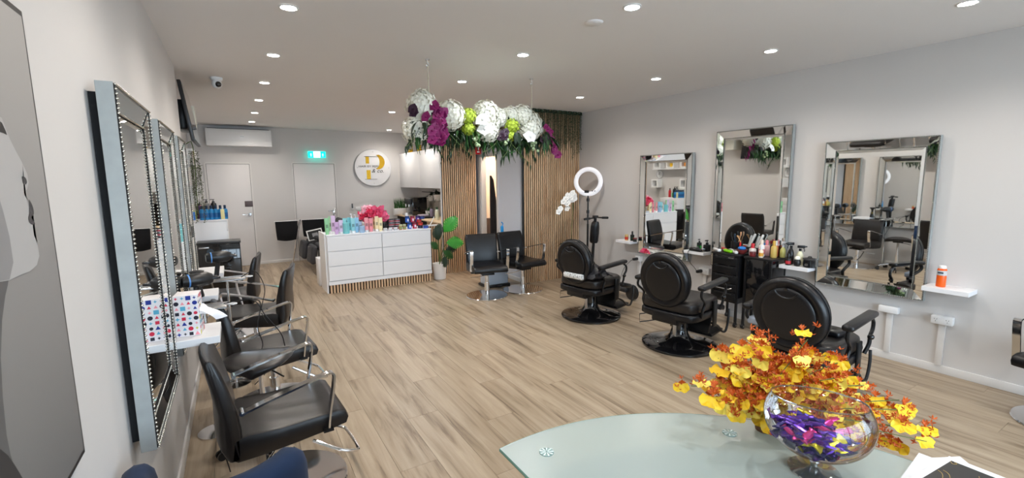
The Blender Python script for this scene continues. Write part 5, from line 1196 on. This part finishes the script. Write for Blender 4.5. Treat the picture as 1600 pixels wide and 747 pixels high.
# ================================================================ foreground: table, tub chairs, bowl, orchids, papers
TH = .75
def dshape(cx, cy, r, xl, y0):
    a0 = math.acos(max(-1, (xl-cx)/r)); P = [(cx+r*math.cos(a0*k/40), cy+r*math.sin(a0*k/40)) for k in range(41)]; return [(cx+r, y0)]+P+[(xl, y0)]
FG = mat('frosted_glass', (.70, .82, .78), .30, var=0, trans=.55, ior=1.45)
t = thing('glass_table', 'curved frosted glass desk top with star shaped metal studs', 'table', (0, 0, 0))
MB().prism(dshape(.87, .32, .975, .722, -.55), 2, TH-.012, TH).build('glass_top', FG, t)
MB().tube([(x, y, TH-.006) for x, y in dshape(.87, .32, .9755, .7215, -.5505)], (.0066, .0025), 6, loop=True, flat=(0, 0, 1)).build('polished_edge', mat('glass_edge', srgb(120, 166, 152), .1, coat=.5, var=0), t)
MB().prism(dshape(.84, .26, .86, .83, -.50), 2, .06, TH-.05).build('desk_body', mat('desk_pale', srgb(212, 224, 226), .5, var=.01), t)
MB().prism(dshape(.84, .26, .87, .82, -.51), 2, TH-.062, TH-.045).build('desk_rim', mat('desk_cream', srgb(226, 222, 190), .5, var=.01), t)
MB().prism(dshape(.84, .26, .80, .89, -.45), 2, 0, .06).build('desk_plinth', BLKM, t)
for px, py in ((854, 707), (1140, 677)):
    p = F(px, py, TH); o = MB().cyl((p.x, p.y, TH-.045), (p.x, p.y, TH-.012), .016, n=20).build('stud_post', STEEL, t)
    s_ = MB().cyl((p.x, p.y, TH), (p.x, p.y, TH+.002), .025, n=28).build('stud_cap', mat('stud_glass', srgb(150, 176, 172), .15, metal=.4, var=0), t)
    for k in range(9):
        a = 2*PI*k/9+.2; mb = MB(); e = Vector((math.cos(a), math.sin(a), 0)); g = Vector((-e.y, e.x, 0)); c = Vector((p.x, p.y, TH+.0024)); mb.loft([[c+e*.003, c+e*.023+g*.0040, c+e*.024-g*.002], [c+e*.003+Vector((0, 0, .0008)), c+e*.023+g*.0040+Vector((0, 0, .0012)), c+e*.024-g*.002+Vector((0, 0, .0012))]]); mb.build('star_ray', mat('star_white', srgb(238, 250, 248), .2, var=0), s_)

def tub_chair(label, x, y, rz):
    t = thing('tub_chair', label, 'chair', (x, y, 0), rz, 'navy velvet tub chairs')
    n = 30; rings = []
    for k in range(n+1):
        u = k/n; a = R(180)+R(180)*u; c, s_ = math.cos(a), math.sin(a); e = min(u, 1-u)
        ro, ri = .272, .188; zt = .80-(.05*(1-e/.10)**2 if e < .10 else 0); k0 = 1 if e > .03 else .8
        mid = (ro+ri)/2; h = (ro-ri)/2*k0
        rings.append([((mid+h*q)*c, (mid+h*q)*s_, z) for q, z in ((-1, .14), (-1, zt-.05), (-.85, zt-.018), (-.45, zt), (.2, zt), (.75, zt-.015), (1, zt-.05), (1, .14))])
    MB().loft(rings).build('tub_shell', NAVY, t, angle=60)
    MB().lathe([(.001, .16), (.16, .16), (.166, .19), (.166, .36), (.15, .40), (.10, .41), (.001, .412)], 32, c=(0, .01, 0)).build('seat_cushion', NAVY, t, angle=60)
    for k in range(4): a = PI/4+k*PI/2; MB().cyl((.19*math.cos(a), .19*math.sin(a), .17), (.21*math.cos(a), .21*math.sin(a), 0), .018, .010).build('leg', BLKM, t)
    return t
tc_ = tub_chair('navy velvet tub chair at the bottom left beside the left wall', -.10, 1.73, R(-20)); dup(tc_, (.345, 1.21, 0), R(-55), 'second navy velvet tub chair, only the rim showing at the bottom edge')

# slant cut bowl
BC = Vector((1.507, .648, .925)); BR = .150
def bowl_point(th, ph, r): return BC+Vector((r*math.sin(th)*math.cos(ph), r*math.sin(th)*math.sin(ph), -r*.80*math.cos(th)))
t = thing('glass_bowl', 'clear slant cut glass bowl on a short stem, filled with wrapped sweets', 'bowl', (0, 0, 0))
vd = Vector((BC.x, BC.y, BC.z-CAMZ)).normalized(); rt = Vector((CR[0], CR[1], CR[2])); up_ = rt.cross(vd).normalized()
mb = MB(); mb.loft([[bowl_point(.06+(PI-.12)*j/26, 2*PI*i/48, BR) for i in range(48)] for j in range(27)], cap=True)
cutn = (up_*1.0+rt*.30+vd*.10).normalized()
bmesh.ops.bisect_plane(mb.bm, geom=mb.bm.verts[:]+mb.bm.edges[:]+mb.bm.faces[:], plane_co=BC+cutn*.062, plane_no=cutn, clear_outer=True)
rimv = [e for e in mb.bm.edges if e.is_boundary]
loop_pts = []
if rimv:
    adj = {}
    for e in rimv:
        for a, b in ((e.verts[0], e.verts[1]), (e.verts[1], e.verts[0])): adj.setdefault(a, []).append(b)
    v0 = rimv[0].verts[0]; pv, v = None, v0
    while True:
        loop_pts.append(v.co.copy()); nx = [w for w in adj[v] if w is not pv]
        if not nx: break
        pv, v = v, nx[0]
        if v is v0 or len(loop_pts) > 400: break
mb.build('bowl', thin_glass('bowl_glass', (.96, .97, .98), .05), t, angle=80)
if len(loop_pts) > 3: MB().tube(loop_pts[::2], .0028, 6, loop=True).build('rim', thin_glass('rim_glass', (.85, .88, .9), .35), t)
zb = BC.z-BR*.80
MB().lathe([(.010, zb-TH-.002), (.012, zb-TH-.012), (.016, zb-TH-.02), (.010, zb-TH-.03), (.010, .016), (.03, .008), (.072, .004), (.074, .001)], 36, c=(BC.x, BC.y, TH), cap=False).build('stem_foot', thin_glass('stem_glass', (.90, .93, .94), .22), t)
# wrapped sweets
cols_ = [((88, 38, 156), 'purple'), ((50, 30, 120), 'deep violet'), ((200, 40, 130), 'magenta'), ((220, 204, 50), 'yellow')]
def sweet(m_):
    mb = MB(); rings = []
    for k, (x_, w_, h_) in enumerate(((-.038, .014, .003), (-.030, .012, .003), (-.022, .005, .004), (-.017, .010, .008), (0, .011, .009), (.017, .010, .008), (.022, .005, .004), (.030, .012, .003), (.038, .014, .003))):
        rings.append([(x_+.001*math.sin(j*2.3+k), w_*math.cos(2*PI*j/10)*(1+.12*math.sin(j*3+k)), h_*math.sin(2*PI*j/10)) for j in range(10)])
    mb.loft(rings); return mb.mesh('wrapper', m_, 25)
SWM = [sweet(mat('foil_%s' % nm.replace(' ', '_'), srgb(*c), .22, metal=.55, var=.5, scale=70)) for c, nm in cols_]
rn = random.Random(4); cnt = [0]*4
for lay, (zz, rr, n) in enumerate(((.030, .045, 10), (.046, .074, 16), (.062, .088, 20), (.080, .090, 20), (.098, .07, 14))):
    for k in range(n):
        q = rn.choice((0, 0, 0, 0, 1, 1, 2, 3)); a = 2*PI*k/n+lay; r_ = rr*math.sqrt(rn.uniform(.15, 1)); cnt[q] += 1
        z0_ = BC.z-BR*.80+zz*.85+ (.022*(r_/.09)**2)
        o = put(SWM[q], 'wrapped_sweet', None, (BC.x+r_*math.cos(a)-.012*lay*.5, BC.y+r_*math.sin(a)+.006*lay*.5, z0_), (rn.uniform(-.5, .5), rn.uniform(-.35, .35), rn.random()*6.3), rn.uniform(.95, 1.2))
        tag(o, 'sweet in %s foil wrapper heaped in the slant cut glass bowl' % cols_[q][1], 'sweet', '%s sweets in the glass bowl' % cols_[q][1])

# yellow oncidium arrangement
YL = mat('petal_yellow', srgb(246, 206, 40), .5, var=.16, scale=40); OR = mat('petal_rust', srgb(200, 92, 24), .55, var=.45, scale=90)
YL2 = mat('petal_pale_yellow', srgb(250, 226, 96), .5, var=.12, scale=40)
def oncidium(m1, seed):
    mb = MB(); mb.norec = 1; rn = random.Random(seed); s = .043
    n = 14; c = mb.bm.verts.new((0, 0, 0)); V = []
    for k in range(n+1):
        a = R(-200)+R(220)*k/n; r_ = s*(.62+.30*abs(math.sin((k/n)*PI*1.0*2+.2)))*(1.05); V.append(mb.bm.verts.new((r_*math.cos(a), r_*math.sin(a)-.006, .006*math.sin(k*2.1+seed)+.004)))
    mid = [mb.bm.verts.new((v.co.x*.5, v.co.y*.5, -.003+.002*math.sin(i))) for i, v in enumerate(V)]
    for k in range(n): mb.bm.faces.new((c, mid[k], mid[k+1])); mb.bm.faces.new((mid[k], V[k], V[k+1], mid[k+1]))
    mb.mi = 1
    for k in range(5):
        n0 = len(mb.bm.faces); leaf_mesh(mb, Matrix.Translation((0, .006, .004)) @ rotm(R(20+35*k), R(-25-8*(k % 2))), s*.55, s*.24, .3, -.2, 3); mb._tagf(n0)
    n0 = len(mb.bm.faces); mb.ball((0, .002, .005), .0055, 6, 4); mb._tagf(n0)
    return mb.mesh('blossom', [m1, OR], 50)
ON = [oncidium(YL, 1), oncidium(YL2, 2), oncidium(YL, 3)]
def florets(mb, c, rn):
    for j in range(3):
        M = Matrix.Translation(c+Vector((rn.uniform(-.014, .014), rn.uniform(-.014, .014), rn.uniform(-.012, .012)))) @ rotm(rn.random()*6, rn.uniform(-1.3, 1.3))
        for k in range(4): leaf_mesh(mb, M @ rotm(k*1.57, R(-30)), .017, .007, .3, -.2, 2)
t = thing('yellow_orchid_arrangement', 'spreading arrangement of yellow and rust speckled artificial orchids on the glass table', 'flowers', (1.60, .86, TH+.001))
MB().lathe([(.024, 0), (.030, .004), (.032, .02), (.028, .035), (.024, .035)], 24).build('vase', mat('brown_vase', srgb(110, 74, 50), .5, var=.2), t)
def onD(px, py, dep):
    d = CW+CR*(px-800)/FPX-CU*(py-373.5)/FPX; return Vector((np.array([0, 0, CAMZ])+d*dep).tolist())
base = Vector((1.60, .86, TH+.05)); D0 = float(np.dot(np.array(base)-np.array([0, 0, CAMZ]), CW))
ends = [((1080, 603), .02), ((1100, 632), -.05), ((1122, 560), .05), ((1140, 585), .10), ((1150, 640), -.07), ((1185, 522), .04), ((1170, 555), -.05), ((1215, 560), .10), ((1205, 545), .14), ((1262, 530), .02), ((1240, 560), -.04),
        ((1290, 555), .10), ((1322, 562), .0), ((1310, 590), -.05), ((1350, 602), .05), ((1290, 600), .0), ((1355, 625), .12), ((1448, 690), .10), ((1420, 650), .14), ((1400, 640), .05), ((1385, 690), .10), ((1160, 610), .0), ((1200, 600), -.03), ((1250, 590), .06), ((1190, 650), -.06), ((1395, 665), .12), ((1145, 570), -.02), ((1225, 620), -.08), ((1235, 585), -.03), ((1270, 575), .06), ((1330, 610), .10), ((1205, 635), -.05), ((1175, 590), .06), ((1300, 630), .12), ((1430, 672), .06), ((1405, 625), .10), ((1370, 660), .08)]
camv = Vector((0, 0, CAMZ)); nb = 0
for k, ((ex, ey), dd) in enumerate(ends):
    e = onD(ex, ey, D0+dd); lift = .05 if ex < 1360 else .02
    midp = base.lerp(e, .5)+Vector((0, 0, lift)); pts = [base-Vector((0, 0, .03)), base.lerp(e, .2)+Vector((0, 0, lift*.8)), midp, e]
    if e.z < TH+.02 and e.x < 1.80: e.z = TH+.03
    sp_ = MB().tube([p-t.location for p in pts], .0018, 4, smooth=4).build('flower_spray', STEM, t); P = catmull(pts, 8); L_ = len(P); nbl = 9; fm = MB(); fm.norec = 1
    for j in range(nbl):
        p = P[int(7+(L_-8)*j/(nbl-1))]+Vector((rnd.uniform(-.035, .035), rnd.uniform(-.035, .035), rnd.uniform(-.025, .035)))
        f = (camv-p).normalized()+Vector((rnd.uniform(-.8, .8), rnd.uniform(-.8, .8), rnd.uniform(-.3, .9))); q = f.to_track_quat('Z', 'Y').to_euler()
        for rep in range(3): florets(fm, p-t.location+Vector((rnd.uniform(-.035, .035), rnd.uniform(-.035, .035), rnd.uniform(-.03, .03))), rnd)
        if j % 7 != 3: put(ON[rnd.randrange(3)], 'blossom', sp_, p-t.location, q, rnd.uniform(.75, 1.15))
        nb += 1
    fm.build('speckled_florets', OR, sp_, angle=60)['kind'] = 'stuff'
# papers and magazine
PZ = TH+.002
def sheet(nm, label, px, z, th, m_, cat='paper', lift=None):
    P = [F(a, b, TH+.01) for a, b in px]; mb = MB(); mb.loft([[(p.x, p.y, z) for p in P], [(p.x, p.y, z+th) for p in P]]); o = mb.build(nm, m_); return tag(o, label, cat), P
PAP = mat('paper_white', srgb(238, 240, 244), .7, var=.01)
sheet('folded_paper', 'white folded paper sheet under the magazine at the table edge', [(1436, 705), (1482, 722), (1440, 790), (1396, 760)], PZ, .002, PAP)
sheet('folded_paper', 'second white paper sheet lying askew beneath the magazine', [(1430, 715), (1500, 712), (1560, 760), (1390, 800)], PZ+.003, .002, PAP)
t = thing('magazine', 'magazine with white border and black cover with gold line drawings', 'magazine', (0, 0, 0))
Mq = [(1483, 714), (1640, 775), (1540, 850), (1385, 772)]; P = [F(a, b, TH+.01) for a, b in Mq]; c0 = sum(P, Vector())/4
MB().loft([[(p.x, p.y, PZ+.006) for p in P], [(p.x, p.y, PZ+.011) for p in P]]).build('pages', PAP, t)
Q = [c0+(p-c0)*.86 for p in P]; MB().loft([[(p.x, p.y, PZ+.0111) for p in Q], [(p.x, p.y, PZ+.0117) for p in Q]]).build('black_cover', BLKP, t)
GI = mat('gold_ink', srgb(190, 160, 90), .4, var=.1); U = (Q[1]-Q[0]); V_ = (Q[3]-Q[0])
def mg(u, v): p = Q[0]+U*u+V_*v; return Vector((p.x, p.y, PZ+.0124))
for cu in (((.02, .30), (.10, .34), (.16, .44), (.18, .60)), ((.06, .26), (.16, .30), (.24, .42), (.28, .60)), ((.40, .10), (.46, .16), (.54, .12), (.60, .18)), ((.10, .70), (.3, .62), (.5, .7), (.7, .6)), ((.0, .02), (.05, .06), (.09, .03), (.04, .01))):
    MB().tube([mg(*q) for q in cu], .0008, 4, smooth=5).build('gold_line', GI, t)
